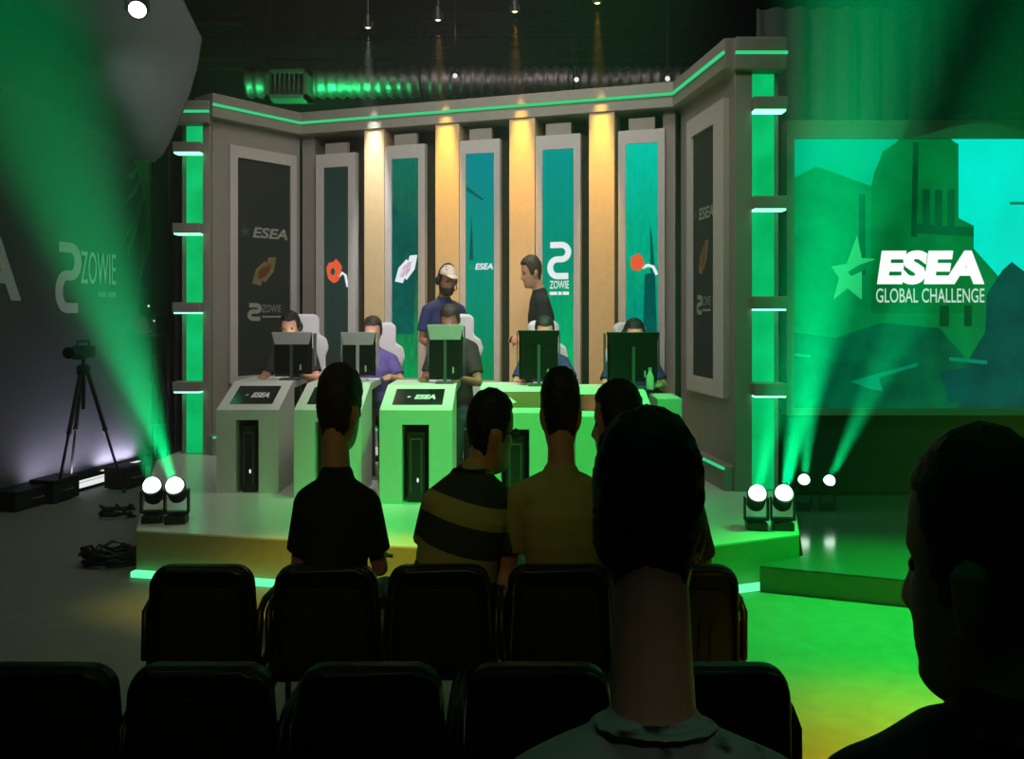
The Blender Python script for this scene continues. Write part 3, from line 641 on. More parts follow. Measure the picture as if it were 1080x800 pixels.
for lab_, (a, t), zb, r in (
    ('beam light at the left stage corner, the one nearer the wall', aimed(160, 511, 5.88, 112, 300, 4.7), ST, .066),
    ('beam light at the left stage corner, right one of its pair', aimed(184, 511, 5.85, 124, 340, 4.6), ST, .066),
    ('beam light on the right stage corner, left one of the near pair', aimed(799, 519, 5.68, 838, 330, 4.5), ST, .064),
    ('beam light on the right stage corner, right one of the near pair', aimed(827, 519, 5.68, 872, 300, 4.4), ST, .064),
    ('beam light standing far back on the side stage, left of two', aimed(848, 505, 6.85, 862, 350, 5.6), .16, .050),
    ('beam light standing far back on the side stage, right of two', aimed(875, 506, 6.85, 952, 340, 5.6), .16, .050)):
    moving_head(lab_, a, zb, t, r)

# ---------------------------------------------------------------- tripod, light bar, cables and camera rig at the left
def tripod(label, x, y, ztop, spread, zsp, cat='tripod', name='tripod', rot=.3):
    root = empty(name, (x, y, 0), 0, label, cat)
    for k in range(3):
        a = rot+k*2*PI/3; b = MB(); ft = Vector((x+spread*math.cos(a), y+spread*math.sin(a), .02)); tp = Vector((x+.035*math.cos(a), y+.035*math.sin(a), zsp)); md_ = tp.lerp(ft, .48)
        b.tube([tp, md_], .020, 8); b.tube([md_, ft], .013, 8); b.ball(md_, .026, n=8); b.ball(ft, .022, n=8); b.build('leg', M['black'], root)
    b = MB(); b.tube([(x, y, zsp-.35), (x, y, ztop)], .018, 10); b.lathe([(.001, -.03), (.06, -.03), (.06, .05), (.03, .07), (.001, .07)], 14, Matrix.Translation((x, y, zsp))); b.build('column', M['black'], root)
    return root
tx, ty = X(88, 8.2), 8.2
tripod('black camera tripod standing in front of the sponsor wall', tx, ty, 1.30, .36, 1.19)
cm = empty('video_camera', (tx, ty, 1.30), 0, 'dark video camera on the tripod in front of the sponsor wall', 'camera')
b = MB(); b.box((tx, ty, 1.375), (.11, .28, .13), bev=.02); b.build('body', M['black_matte'], cm)
b = MB(); b.lathe([(.001, 0), (.05, 0), (.055, .14), (.001, .14)], 16, Matrix.Translation((tx, ty-.14, 1.38)) @ Matrix.Rotation(PI/2, 4, 'X')); b.build('lens_barrel', M['black'], cm)
b = MB(); b.tube([(tx, ty+.12, 1.43), (tx, ty+.1, 1.48), (tx, ty-.1, 1.48), (tx, ty-.12, 1.43)], .012, 8); b.build('handle', M['black'], cm)
# LED light bar on the floor washing the wall
def light_bar(label, px, py, d, on):
    c = Vector((X(px, d), d, 0)); root = empty('light_bar', c, 0, label, 'light bar', 'floor light bars along the sponsor wall')
    u = v3(ld); n = Vector((u.y, -u.x, 0)); T = frame_mat(c, u, n, Vector((0, 0, 1))*1) if False else frame_mat(c, u, -n, Vector((0, 0, 1)))
    b = MB(); b.box((0, 0, .05), (.66, .09, .07), T, bev=.01); b.box((-.25, 0, .01), (.05, .13, .02), T); b.box((.25, 0, .01), (.05, .13, .02), T); b.build('housing', M['black'], root)
    b = MB(); b.box((0, .0, .087), (.6, .05, .008), T)
    if on: b.box((0, -.047, .06), (.6, .006, .05), T)
    b.build('light_strip', M['e_bar'], root); return c
BARS = [light_bar('floor light bar at the foot of the sponsor wall below the big letter', 36, 540, 7.95, False), light_bar('floor light bar with its glowing white tube in view, behind the tripod legs', 94, 516, 8.55, True), light_bar('floor light bar near the far end of the sponsor wall', 128, 500, 9.3, False)]
def coil(label, x, y, r, turns, seed, cat='cable'):
    rnd = random.Random(seed); b = MB(); pts = []
    for k in range(turns*14):
        a = k*2*PI/14; rr = r*(.6+.4*rnd.random()); pts.append((x+rr*1.25*math.cos(a), y+rr*.8*math.sin(a), .015+.10*(k/(turns*14))*(.5+.8*rnd.random())))
    b.tube(pts, .012, 6); tag(b.build('cable_coil', M['cable'], smooth=True), label, cat, 'cable coils on the floor by the stage')
coil('heap of black cable coiled beside the left stage corner', -2.80, 5.95, .17, 9, 1)
coil('small black cable loop on the floor by the sponsor wall', X(124, 7.3), 7.3, .12, 3, 2)
for i, (px, d, sx, sz) in enumerate(((26, 7.75, .5, .16), (58, 8.0, .34, .2), (132, 8.6, .3, .2))):
    c = Vector((X(px, d), d, 0)); root = empty('equipment_case', c, 1.36, ['low black equipment case on the floor under the big letter', 'small black equipment case at the tripod feet', 'black equipment case behind the left beam lights'][i], 'case', 'black cases along the wall')
    b = MB(); T = wm(root); b.box((0, 0, sz*.45+.01), (sx, .26, sz*.9), T, bev=.012); b.build('body', M['black_matte'], root)
    b = MB(); b.box((0, 0, sz*.9+.012), (sx*1.01, .265, .05), T, bev=.01); b.build('lid', M['black'], root)
    b = MB(); b.tube([T @ Vector((-.06, -.135, sz*.55)), T @ Vector((-.05, -.16, sz*.55)), T @ Vector((.05, -.16, sz*.55)), T @ Vector((.06, -.135, sz*.55))], .008, 6); b.build('handle', M['grey_plastic'], root)
# broadcast rig in the dark gap between wall and pillar
tripod('black tripod of the broadcast camera in the dark gap beside the left pillar', X(176, 10.2), 10.2-.3, 1.45, .28, 1.2, rot=.9)
rx, ry = X(176, 10.2), 9.9
cm = empty('broadcast_camera', (rx, ry, 1.45), 0, 'broadcast camera with small lights in the gap beside the left pillar', 'camera')
b = MB(); b.box((rx, ry, 1.62), (.22, .5, .26), bev=.02); b.box((rx-.06, ry-.1, 1.80), (.16, .2, .1), bev=.01); b.build('body', M['black'], cm)
b = MB(); b.lathe([(.001, 0), (.09, 0), (.1, .2), (.001, .2)], 16, Matrix.Translation((rx, ry-.24, 1.62)) @ Matrix.Rotation(PI/2, 4, 'X')); b.build('lens_barrel', M['grey_plastic'], cm)
b = MB()
for q in ((-.08, 1.70), (.05, 1.56), (.02, 1.83), (.08, 1.66)): b.ball((rx+q[0], ry-.26, q[1]), .012, n=6)
b.build('status_light', M['e_bar'], cm)
# ---------------------------------------------------------------- chairs
def rrect(w0, w1, h, r, n=6):
    """outline of a chair back, wider at the foot (w1) than at the top (w0), round corners at the top"""
    pts = [(-w1/2+.02, 0), (w1/2-.02, 0), (w1/2, .03)]
    for k in range(n+1): a = PI/2*k/n; pts.append((w0/2-r+r*math.cos(a), h-r+r*math.sin(a)))
    for k in range(n+1): a = PI/2+PI/2*k/n; pts.append((-w0/2+r+r*math.cos(a), h-r+r*math.sin(a)))
    pts.append((-w1/2, .03)); return pts
SEATZ = .47
def make_chair():
    root = empty('padded_chair', (0, 0, 0), 0)
    tilt = Matrix.Translation((0, 0, .40)) @ Matrix.Rotation(math.radians(-83), 4, 'X') @ Matrix(((1, 0, 0, 0), (0, -1, 0, 0), (0, 0, 1, 0), (0, 0, 0, 1)))
    tilt = Matrix.Translation((0, 0.02, .40)) @ Matrix.Rotation(math.radians(4), 4, 'X') @ Matrix(((1, 0, 0, 0), (0, 0, 1, 0), (0, 1, 0, 0), (0, 0, 0, 1)))
    w0, w1, h = .375, .405, .43
    b = MB(); b.prism(rrect(w0, w1, h, .07), .0, .055, tilt, bev=.016); b.build('backrest', M['chair'], root, smooth=False)
    rim = [Vector((x, y, -.004)) for x, y in rrect(w0-.03, w1-.03, h-.03, .06)]
    b = MB(); b.tube([tilt @ (p+Vector((0, .015, 0))) for p in rim], .012, 8, closed=True); b.build('back_piping', M['chair'], root, smooth=True)
    b = MB(); b.prism([(x, y+.05) for x, y in rrect(w0-.10, w1-.10, h-.13, .035)], -.006, .004, tilt, bev=.003)
    for k in range(5): xx = -.08+.04*k; b.tube([tilt @ Vector((xx, .07+.02*(k % 2), -.007)), tilt @ Vector((xx+.006, .23, -.007))], .003, 6)
    b.build('back_panel', M['chair_in'], root)
    b = MB(); b.box((0, .26, SEATZ-.03), (.41, .43, .075), bev=.025); b.build('seat', M['chair'], root)
    for sx in (-1, 1):
        b = MB(); b.tube([(sx*.198, -.05, .0), (sx*.198, .0, SEATZ-.08), (sx*.198, .03, SEATZ+.02), (sx*.185, .03, SEATZ+.12)], .0125, 8); b.build('leg', M['chair_metal'], root, smooth=True)
        b = MB(); b.tube([(sx*.198, .47, .0), (sx*.198, .43, SEATZ-.08), (sx*.18, .40, SEATZ-.07)], .0125, 8); b.build('leg', M['chair_metal'], root, smooth=True)
        b = MB(); b.tube([(sx*.198, .0, SEATZ-.08), (sx*.198, .43, SEATZ-.08)], .011, 8); b.build('side_rail', M['chair_metal'], root, smooth=True)
        b = MB(); b.tube([(sx*.205, .0, SEATZ+.03), (sx*.21, .02, SEATZ+.19), (sx*.21, .08, SEATZ+.215), (sx*.21, .32, SEATZ+.205)], .014, 8); b.build('armrest', M['chair'], root, smooth=True)
    return root
chair0 = make_chair(); used = []
def chair(px, d, label, group, rz=0, dz=0, dx=None):
    o = chair0 if not used else copy_tree(chair0)
    used.append(o); o.location = (X(px, d), d, 0); o.rotation_euler = (0, 0, rz); tag(o, label, 'chair', group)
g1, g2 = 'padded chairs of the front row', 'padded chairs of the second row'
for px, rz, l in ((212, .0, 'empty black padded chair at the left end of the front row'), (343, .0, 'black padded chair under the boy in the black T-shirt'), (463, .0, 'black padded chair of the person in the striped shirt'), (590, 0, 'black padded chair behind the person in the beige T-shirt'), (725, 0, 'black padded front-row chair right of the big foreground head')):
    chair(px, 3.10, l, g1, rz)
for px, l in ((44, 'black padded chair cut off at the lower left corner'), (210, 'black padded chair second from the left in the nearer row'), (390, 'black padded chair third from the left in the nearer row'), (568, 'black padded chair just left of the patterned shirt in the foreground'), (758, 'black padded chair right of the patterned shirt in the foreground')):
    chair(px, 2.22, l, g2)
chair(690, 1.13, 'black padded chair under the person with the patterned shirt', 'padded chairs of the third row')
chair(1080, 1.02, 'black padded chair under the person in profile at the right edge', 'padded chairs of the third row')

# ---------------------------------------------------------------- people
def interp(tab, u):
    for (a, *va), (b_, *vb) in zip(tab, tab[1:]):
        if u <= b_:
            t = (u-a)/(b_-a); t = max(0, min(1, t)); return [x+(y-x)*t for x, y in zip(va, vb)]
    return list(tab[-1][1:])
HEAD = [(-.03, .20, .02, .09), (0, .33, -.02, .15), (.03, .395, -.06, .19), (.07, .415, -.10, .225), (.12, .415, -.15, .255), (.20, .42, -.21, .285), (.30, .425, -.27, .308), (.40, .42, -.335, .322), (.50, .405, -.385, .33), (.60, .42, -.41, .335),
        (.70, .41, -.415, .335), (.78, .375, -.40, .322), (.86, .305, -.345, .282), (.92, .22, -.27, .225), (.965, .12, -.17, .145), (.99, .04, -.08, .07), (1.0, -.015, -.025, .01)]
def g(x, s): return math.exp(-(x/s)**2)
def head_surface(nu=56, nv=56):
    rings = []
    for i in range(nu+1):
        u = -.03+1.03*(i/nu); u = min(u, 1.0)
        yf, yb, w = interp(HEAD, u); y0 = -.04; ring = []
        y0 = max(min(y0, yf-.01), yb+.01)
        for j in range(nv):
            th = 2*PI*j/nv; s_, c_ = math.sin(th), math.cos(th)
            x = w*math.copysign(abs(s_)**.92, s_); y = y0+((yf-y0)*abs(c_)**.85 if c_ > 0 else -(y0-yb)*abs(c_)**.95)
            if c_ > 0:
                nose = 0
                if .27 < u < .56: nose = .125*max(0, min(1, (u-.275)/.055))*max(0, min(1, 1-(u-.33)/.24))**.9
                y += nose*g(x, .052+.03*g(u-.33, .06))
                y += .018*g(u-.575, .03)*g(abs(x)-.11, .12) - .035*(g(u-.495, .035)*g(abs(x)-.15, .07)) - .018*g(u-.53, .03)*g(x, .05)
                y += (.022*g(u-.222, .017)+.020*g(u-.178, .018)-.012*g(u-.2, .008))*g(x, .10) + .02*g(u-.07, .04)*g(x, .09) - .014*g(u-.13, .025)*g(x, .12)
            ring.append((x, y, u))
        rings.append(ring)
    return rings
HS = head_surface()
def smooth01(t): t = max(0, min(1, t)); return t*t*(3-2*t)
def hair_surface(front=.80, side=.50, nape=.16, thick=.035, seed=1, tuft=.02, top=1.6):
    out = []
    for ring in HS:
        r = []
        for (x, y, u) in ring:
            th = abs(math.degrees(math.atan2(x, y+.04)))
            if th < 42: line = front
            elif th < 70: line = front+(side-.12-front)*smooth01((th-42)/28)
            elif th < 88: line = side-.12
            elif th < 112: line = side-.12+.17*smooth01((th-88)/10)
            else: line = side+.05+(nape-side-.05)*smooth01((th-112)/16)
            line += .03*noise.noise((x*9+seed, y*9, u*6))
            m = smooth01((u-line)/.05+.3)
            d = Vector((x, y+.02, (u-.5)*.9)); d = d.normalized() if d.length > 1e-4 else Vector((0, 0, 1))
            t = thick*(1+(top-1)*smooth01((u-.72)/.25))+tuft*noise.noise((x*14+seed*3, y*14, u*14))+tuft*.8*noise.noise((x*34+seed, y*34, u*34))
            o = t*m-.045*(1-m); r.append((x+d.x*o, y+d.y*o, u+d.z*o))
        out.append(r)
    return out
def hand(b, w, dr, pn, size=1.0, curl=.5):
    """palm, five fingers and a thumb; dr along the fingers, pn out of the palm"""
    dr = Vector(dr).normalized(); pn = Vector(pn); pn = (pn-dr*pn.dot(dr)).normalized(); sd = dr.cross(pn); w = Vector(w); k = size
    b.tube([w-dr*.02*k, w+dr*.02*k, w+dr*.055*k, w+dr*.085*k], [(.026*k, .02*k), (.034*k, .018*k), (.042*k, .016*k), (.040*k, .013*k)], 12, side=sd)
    for i, (o, L) in enumerate(((-.030, .062), (-.010, .074), (.011, .070), (.031, .054))):
        a = w+dr*.083*k+sd*o*k; L *= k; d1 = (dr+pn*curl*.5).normalized(); d2 = (dr*.8+pn*curl).normalized(); d3 = (dr*.4+pn*curl*1.4).normalized()
        p1 = a+d1*L*.45; p2 = p1+d2*L*.32; b.tube([a-dr*.02*k, a, p1, p2, p2+d3*L*.25], [.0095*k, .0095*k, .009*k, .0082*k, .007*k], 8)
    a = w+dr*.025*k-sd*.032*k; p1 = a+(dr*.7-sd*.75+pn*.3).normalized()*.035*k; b.tube([a+sd*.015*k, a, p1, p1+(dr*.95-sd*.2+pn*.35).normalized()*.032*k], [.013*k, .012*k, .0105*k, .008*k], 8)
def person(label, loc, rz, s):
    """s: the measured pose, local axes x right, y the way the body faces, z up"""
    root = empty('person', loc, rz, label, 'person', s.get('group'))
    vox = s.get('vox', .009)
    V = lambda p: Vector(p)
    hip, neck = V(s['hip']), V(s['neck']); sh, shz = s['sh'], s['shz']; gth = s.get('girth', 1.0); sc_ = V(s.get('shc', (neck.x, neck.y, 0)))
    H, Wd = s['H'], s['W']; B = Wd/.67; chin = V(s['chin'])
    R = Matrix.Translation(chin) @ Matrix.Rotation(s.get('yaw', 0), 4, 'Z') @ Matrix.Rotation(s.get('pitch', 0), 4, 'X') @ Matrix.Rotation(s.get('roll', 0), 4, 'Y')
    def hp(p): return R @ Vector((p[0]*B, p[1]*B, p[2]*H))
    shc = Vector((sc_.x, sc_.y, shz)); bend = s.get('bend', -.02)
    # trunk stations
    def trunk(o=0.0, top=True):
        pts, rad = [], []
        for t, ra, rb in ((0, .165, .115), (.16, .168, .118), (.36, .150, .105), (.58, .162, .112), (.80, .172, .112), (.93, .150, .092)):
            p = hip.lerp(shc, t); p.y += bend*math.sin(PI*t)
            f = 1 if t < .5 else (sh/.185)**.6
            pts.append(p); rad.append((ra*gth*f+o, rb*gth+o))
        if top:
            nr = s.get('neck_r', .056)
            pts += [shc.lerp(neck, .35), neck]; rad += [(.105*gth*(sh/.185)+o, .075*gth+o), (nr*1.12+o*.8, nr*1.1+o*.8)]
        return pts, rad
    b = MB()
    p_, r_ = trunk(); b.tube(p_, r_, 20)
    nr = s.get('neck_r', .056); nk = hp((0, -.13, .12)); nk2 = hp((0, -.10, .30))
    b.tube([neck-Vector((0, 0, .04)), neck.lerp(nk, .5), nk, nk2], [nr*1.1, nr, nr*.98, nr*.9], 16)
    b.loft([[hp(p) for p in ring] for ring in HS])
    for sg in (-1, 1):
        e = [hp((sg*(.325+k), -.06-.02*q, u)) for k, q, u in ((-.01, 0, .31), (.015, .4, .36), (.03, 1, .44), (.034, 1.6, .52), (.0, 1.2, .56))]
        sd = (R.to_3x3() @ Vector((0, 1, 0)))
        b.tube(e, [(.014, .007), (.018, .009), (.023, .010), (.025, .010), (.017, .008)], 10, side=sd)
    shp = [shc+Vector((sg*sh*.88, 0, -.03)) for sg in (-1, 1)]
    if 'shp' in s: shp = [V(q) for q in s['shp']]
    b.tube([shp[0], shc+Vector((-sh*.4, 0, .0)), shc+Vector((sh*.4, 0, .0)), shp[1]], [.055*gth, .066*gth, .066*gth, .055*gth], 14, side=(0, 1, 0))
    ar = s.get('arm_r', 1.0)
    for (el, wr, hd, pn, cu), sp_ in zip(s['arms'], shp):
        el, wr = V(el), V(wr)
        b.tube([sp_, sp_.lerp(el, .3), sp_.lerp(el, .75), el, el.lerp(wr, .3), wr], [.052*ar, .05*ar, .041*ar, .037*ar, .040*ar, .025*ar], 14)
        hand(b, wr, hd, pn, s.get('hand', 1.0), cu)
    for (hj, kn, an) in s['legs']:
        hj, kn, an = V(hj), V(kn), V(an); b.tube([hj, hj.lerp(kn, .35), kn, kn.lerp(an, .3), an], [.085*gth, .08*gth, .056, .055, .036], 14)
    link_mesh('body', baked(b, vox, s.get('sm', 3)), s.get('skin', M['skin']), root)
    # shirt
    b = MB(); p_, r_ = trunk(.012)
    b.tube(p_[:-1]+[shc.lerp(neck, .80)], r_[:-1]+[(nr*1.32, nr*1.3)], 24)
    gs = .012
    b.tube([shp[0], shc+Vector((-sh*.4, 0, .0)), shc+Vector((sh*.4, 0, .0)), shp[1]], [.055*gth+gs, .066*gth+gs, .066*gth+gs, .055*gth+gs], 16, side=(0, 1, 0))
    for (el, wr, *_), sp_ in zip(s['arms'], shp):
        el, wr = V(el), V(wr); ls = s.get('sleeve', 'short')
        if ls == 'long': b.tube([sp_, sp_.lerp(el, .3), sp_.lerp(el, .75), el, el.lerp(wr, .35), wr.lerp(el, .03)], [.052*ar+.013, .05*ar+.014, .041*ar+.016, .037*ar+.016, .04*ar+.013, .025*ar+.014], 16)
        else: b.tube([sp_, sp_.lerp(el, .3), sp_.lerp(el, .72)], [.052*ar+.013, .05*ar+.016, .043*ar+.020], 16, rnd=False)
    if s.get('collar'):
        c0 = neck+Vector((0, 0, .0)); q = [c0+Vector((nr*1.32*math.cos(a), nr*1.35*math.sin(a)*1.05, .012-.02*math.sin(a))) for a in [2*PI*k/20 for k in range(20)]]
        b.tube(q, [(.005, .014)]*20, 8, closed=True, side=(0, 0, 1))
    me = baked(b, max(.006, vox*.9), 3)
    nrm = [v.normal.copy() for v in me.vertices]              # cloth folds
    cos = [v.co+n_*(.006*noise.noise((v.co.x*9, v.co.y*9+s.get('seed', 0), v.co.z*5))) for v, n_ in zip(me.vertices, nrm)]
    me.vertices.foreach_set('co', [x for c_ in cos for x in c_]); me.update()
    link_mesh(s.get('top_name', 't_shirt'), me, s['top'], root)
    # trousers and shoes
    b = MB(); b.tube([hip-Vector((0, 0, .02)), hip.lerp(shc, .12)], [(.172*gth+.008, .125*gth+.006), (.172*gth+.004, .120*gth+.004)], 20)
    for (hj, kn, an) in s['legs']:
        hj, kn, an = V(hj), V(kn), V(an); b.tube([hj, hj.lerp(kn, .35), kn, kn.lerp(an, .3), an.lerp(kn, .06)], [.085*gth+.012, .08*gth+.013, .056+.015, .055+.014, .036+.018], 16)
    link_mesh('trousers', baked(b, .012, 3), s.get('legs_m', M['jeans']), root)
    for (hj, kn, an) in s['legs']:
        an = V(an); fd = V(s.get('foot', (0, 1, 0))); z0 = an.z-.07
        b = MB(); b.tube([Vector((an.x, an.y, z0+.045))-fd*.055, Vector((an.x, an.y, z0+.05)), Vector((an.x, an.y, z0+.036))+fd*.09, Vector((an.x, an.y, z0+.028))+fd*.165], [(.036, .044), (.042, .05), (.046, .036), (.038, .027)], 14, side=fd.cross(Vector((0, 0, 1))))
        b.tube([Vector((an.x, an.y, z0+.04)), an+Vector((0, 0, .0))], [.046, .044], 12)
        o = b.build('shoe', M['shoe'], root, smooth=True, world=False)
    # hair
    if s.get('hair'):
        hs = hair_surface(**s['hair']); b = MB(); b.loft([[hp(p) for p in ring] for ring in hs])
        o = b.build('hair', s.get('hair_m', M['hair_black']), root, smooth=True, world=False)
    for sg in (-1, 1):
        b = MB(); b.ball(hp((sg*.148, .335, .497)), (.011, .011, .012), n=10); b.build('eye', M['eye'], root, smooth=True, world=False)
    if s.get('headset'):
        b = MB(); b.tube([hp((math.sin(a)*.42, -.06, .52+.56*math.cos(a))) for a in [PI*(k/12-.5)*1.02 for k in range(13)]], [(.014, .007)]*13, 8, side=R.to_3x3() @ Vector((0, 1, 0)))
        for sg in (-1, 1): b.ball(hp((sg*.41, -.06, .46)), (.022, .036, .045), n=12)
        b.tube([hp((-.42, 0, .40)), hp((-.36, .3, .22)), hp((-.18, .47, .19))], .005, 6)
        b.build('headset', M['black'], root, smooth=True, world=False)
    if s.get('cap'):
        b = MB(); cs = []
        for ring in HS:
            r = []
            for (x, y, u) in ring:
                if u < .68: continue
                d = Vector((x, y, (u-.5))).normalized(); r.append(hp((x+d.x*.05, y+d.y*.05, u+d.z*.05)))
            if r: cs.append(r)
        b.loft(cs); b.tube([hp((0, .30, .71)), hp((0, .58, .69)), hp((0, .72, .66))], [(.24*B, .012), (.22*B, .010), (.13*B, .008)], 14, side=R.to_3x3() @ Vector((1, 0, 0)))
        b.build('cap', M['cap'], root, smooth=True, world=False)
    if s.get('beard'):
        b = MB(); rr = []
        for ring in HS:
            r = []
            for (x, y, u) in ring:
                th = abs(math.degrees(math.atan2(x, y+.04))); m = smooth01((.30-u)/.06+.2 if th < 60 else (.44-u)/.1)*smooth01((108-th)/14)
                d = Vector((x, y, 0)).normalized() if (x or y) else Vector((0, 0, 1)); o = .035*m-.04*(1-m); r.append(hp((x+d.x*o, y+d.y*o, u-.02*m)))
            rr.append(r)
        b.loft(rr[:32]); b.build('beard', M['hair_brown'], root, smooth=True, world=False)
    if s.get('glasses'):
        b = MB()
        for sg in (-1, 1):
            b.tube([hp((sg*.16+.10*math.cos(a), .455, .495+.055*math.sin(a))) for a in [2*PI*k/14 for k in range(14)]], .0028, 6, closed=True)
            b.tube([hp((sg*.26, .45, .51)), hp((sg*.34, .30, .52)), hp((sg*.37, -.08, .51))], .0028, 6)
        b.tube([hp((-.06, .47, .51)), hp((.06, .47, .51))], .0028, 6); b.build('glasses', M['black'], root, world=False)
    return root
def stripes_mat():
    m = mat('shirt_striped', (60, 66, 52), .9); nt = m.node_tree; b = nt.nodes['Principled BSDF']
    tc = nt.nodes.new('ShaderNodeTexCoord'); sp_ = nt.nodes.new('ShaderNodeSeparateXYZ'); nt.links.new(tc.outputs['Object'], sp_.inputs['Vector'])
    a = nt.nodes.new('ShaderNodeMath'); a.operation = 'MULTIPLY_ADD'; a.inputs[1].default_value = .28; nt.links.new(sp_.outputs['X'], a.inputs[0]); nt.links.new(sp_.outputs['Z'], a.inputs[2])
    mm = nt.nodes.new('ShaderNodeMath'); mm.operation = 'MODULO'; mm.inputs[1].default_value = .205; nt.links.new(a.outputs[0], mm.inputs[0])
    r = nt.nodes.new('ShaderNodeValToRGB'); r.color_ramp.interpolation = 'CONSTANT'; el = r.color_ramp.elements
    el[0].position = 0; el[0].color = (*lin((54, 62, 54)), 1); el[1].position = .115; el[1].color = (*lin((176, 166, 108)), 1)
    nt.links.new(mm.outputs[0], r.inputs['Fac']); nt.links.new(r.outputs['Color'], b.inputs['Base Color']); return m
def floral_mat():
    m = mat('shirt_floral', (150, 158, 150), .9); nt = m.node_tree; b = nt.nodes['Principled BSDF']
    tc = nt.nodes.new('ShaderNodeTexCoord'); v = nt.nodes.new('ShaderNodeTexVoronoi'); v.inputs['Scale'].default_value = 16; nt.links.new(tc.outputs['Object'], v.inputs['Vector'])
    n = nt.nodes.new('ShaderNodeTexNoise'); n.inputs['Scale'].default_value = 22; nt.links.new(tc.outputs['Object'], n.inputs['Vector'])
    a = nt.nodes.new('ShaderNodeMath'); a.operation = 'MULTIPLY_ADD'; a.inputs[1].default_value = .8; nt.links.new(v.outputs['Distance'], a.inputs[0]); nt.links.new(n.outputs['Fac'], a.inputs[2])
    r = nt.nodes.new('ShaderNodeValToRGB'); el = r.color_ramp.elements; el[0].position = .62; el[0].color = (*lin((44, 50, 52)), 1); el[1].position = .80; el[1].color = (*lin((168, 176, 166)), 1)
    nt.links.new(a.outputs[0], r.inputs['Fac']); nt.links.new(r.outputs['Color'], b.inputs['Base Color']); return m
D1 = 3.35
def lx(px, d): return X(px, d)
def seated_legs(hip, w=.10, kn=.42, kz=.52, az=.075): 
    return [((hip[0]-w, hip[1]+.02, hip[2]-.02), (hip[0]-w-.03, hip[1]+kn, kz), (hip[0]-w-.02, hip[1]+kn+.05, az)), ((hip[0]+w, hip[1]+.02, hip[2]-.02), (hip[0]+w+.03, hip[1]+kn, kz), (hip[0]+w+.02, hip[1]+kn+.05, az))]
def lap(sh, z0, hip, fwd=.30): 
    return [((-sh-.035, .05, z0-.30), (-.12, hip[1]+fwd, hip[2]+.11), (.25, 1, -.1), (0, 0, -1), .35), ((sh+.035, .05, z0-.30), (.12, hip[1]+fwd, hip[2]+.11), (-.25, 1, -.1), (0, 0, -1), .35)]
# 1 boy in black
h1 = (0, 0, .60)
person('boy in a black T-shirt seated in the front row, seen from behind', (X(355, D1), D1, 0), 0, dict(hip=h1, neck=(0, .0, 1.12), shz=1.045, sh=.128, girth=.76, arm_r=.86, H=.325, W=.150, chin=(.0, .045, 1.205), yaw=-.28, pitch=-.05,
    arms=lap(.128, 1.03, h1), legs=seated_legs(h1), top=M['tee_black'], hair=dict(front=.80, side=.50, nape=.17, thick=.05, seed=2), hair_m=M['hair_brown'], neck_r=.053))
# 2 striped shirt
h2 = (-.10, 0, .60); ox = X(500, D1)
person('person in a striped shirt and glasses turned to the right in the front row', (ox, D1, 0), 0, dict(hip=h2, neck=(-.005, .02, 1.12), shz=1.05, shc=(-.01, .0, 0), sh=.15, girth=1.0, H=.325, W=.152, chin=(.045, .06, 1.115), yaw=-.95, pitch=-.08, roll=.05,
    shp=[(-.14, -.02, 1.01), (.095, .02, 1.01)], arms=[((-.20, .06, .78), (-.12, .30, .70), (.25, 1, -.1), (0, 0, -1), .35), ((.125, .03, .74), (.12, -.02, .58), (-.02, .1, -1), (-1, 0, 0), .35)], legs=seated_legs(h2), top=stripes_mat(), top_name='polo_shirt', collar=True, glasses=True, hair=dict(front=.80, side=.50, nape=.20, thick=.03, seed=5), neck_r=.055))
# 3 beige T-shirt
h3 = (0.02, 0, .60)
person('person in a beige T-shirt seated in the front row, seen from behind', (X(592, D1), D1, 0), 0, dict(hip=h3, neck=(0, .0, 1.13), shz=1.055, sh=.178, girth=.92, H=.335, W=.142, chin=(.0, .05, 1.185), yaw=0, pitch=-.06,
    arms=lap(.178, 1.04, h3), legs=seated_legs(h3), top=M['tee_olive'], hair=dict(front=.80, side=.50, nape=.20, thick=.04, seed=8), neck_r=.054, seed=4))
# 4 profile facing left
h4 = (.06, 0, .60)
person('person with dark hair looking left, half hidden behind the big foreground head', (X(690, D1), D1, 0), 0, dict(hip=h4, neck=(-.05, .04, 1.11), shz=1.03, shc=(-.03, .01, 0), sh=.18, H=.315, W=.150, chin=(-.125, .08, 1.15), yaw=1.15, pitch=-.05,
    arms=lap(.18, 1.0, h4), legs=seated_legs(h4), top=M['hoodie'], hair=dict(front=.78, side=.48, nape=.18, thick=.05, seed=11), neck_r=.054))
# 5 foreground head
D5 = 1.30; h5 = (0, -.02, .60)
person('person with short dark hair and a patterned shirt, biggest head seen from behind', (X(690, D5), D5, 0), 0, dict(vox=.006, sm=3, hip=h5, neck=(0, .0, 1.115), shz=1.045, sh=.195, girth=1.0, H=.318, W=.151, chin=(.0, .055, 1.262), yaw=-.06, pitch=-.06,
    arms=lap(.195, 1.04, h5), legs=seated_legs(h5), top=floral_mat(), top_name='patterned_shirt', collar=True, hair=dict(front=.80, side=.46, nape=.08, thick=.058, seed=14, tuft=.022, top=1.25), neck_r=.063, seed=9))
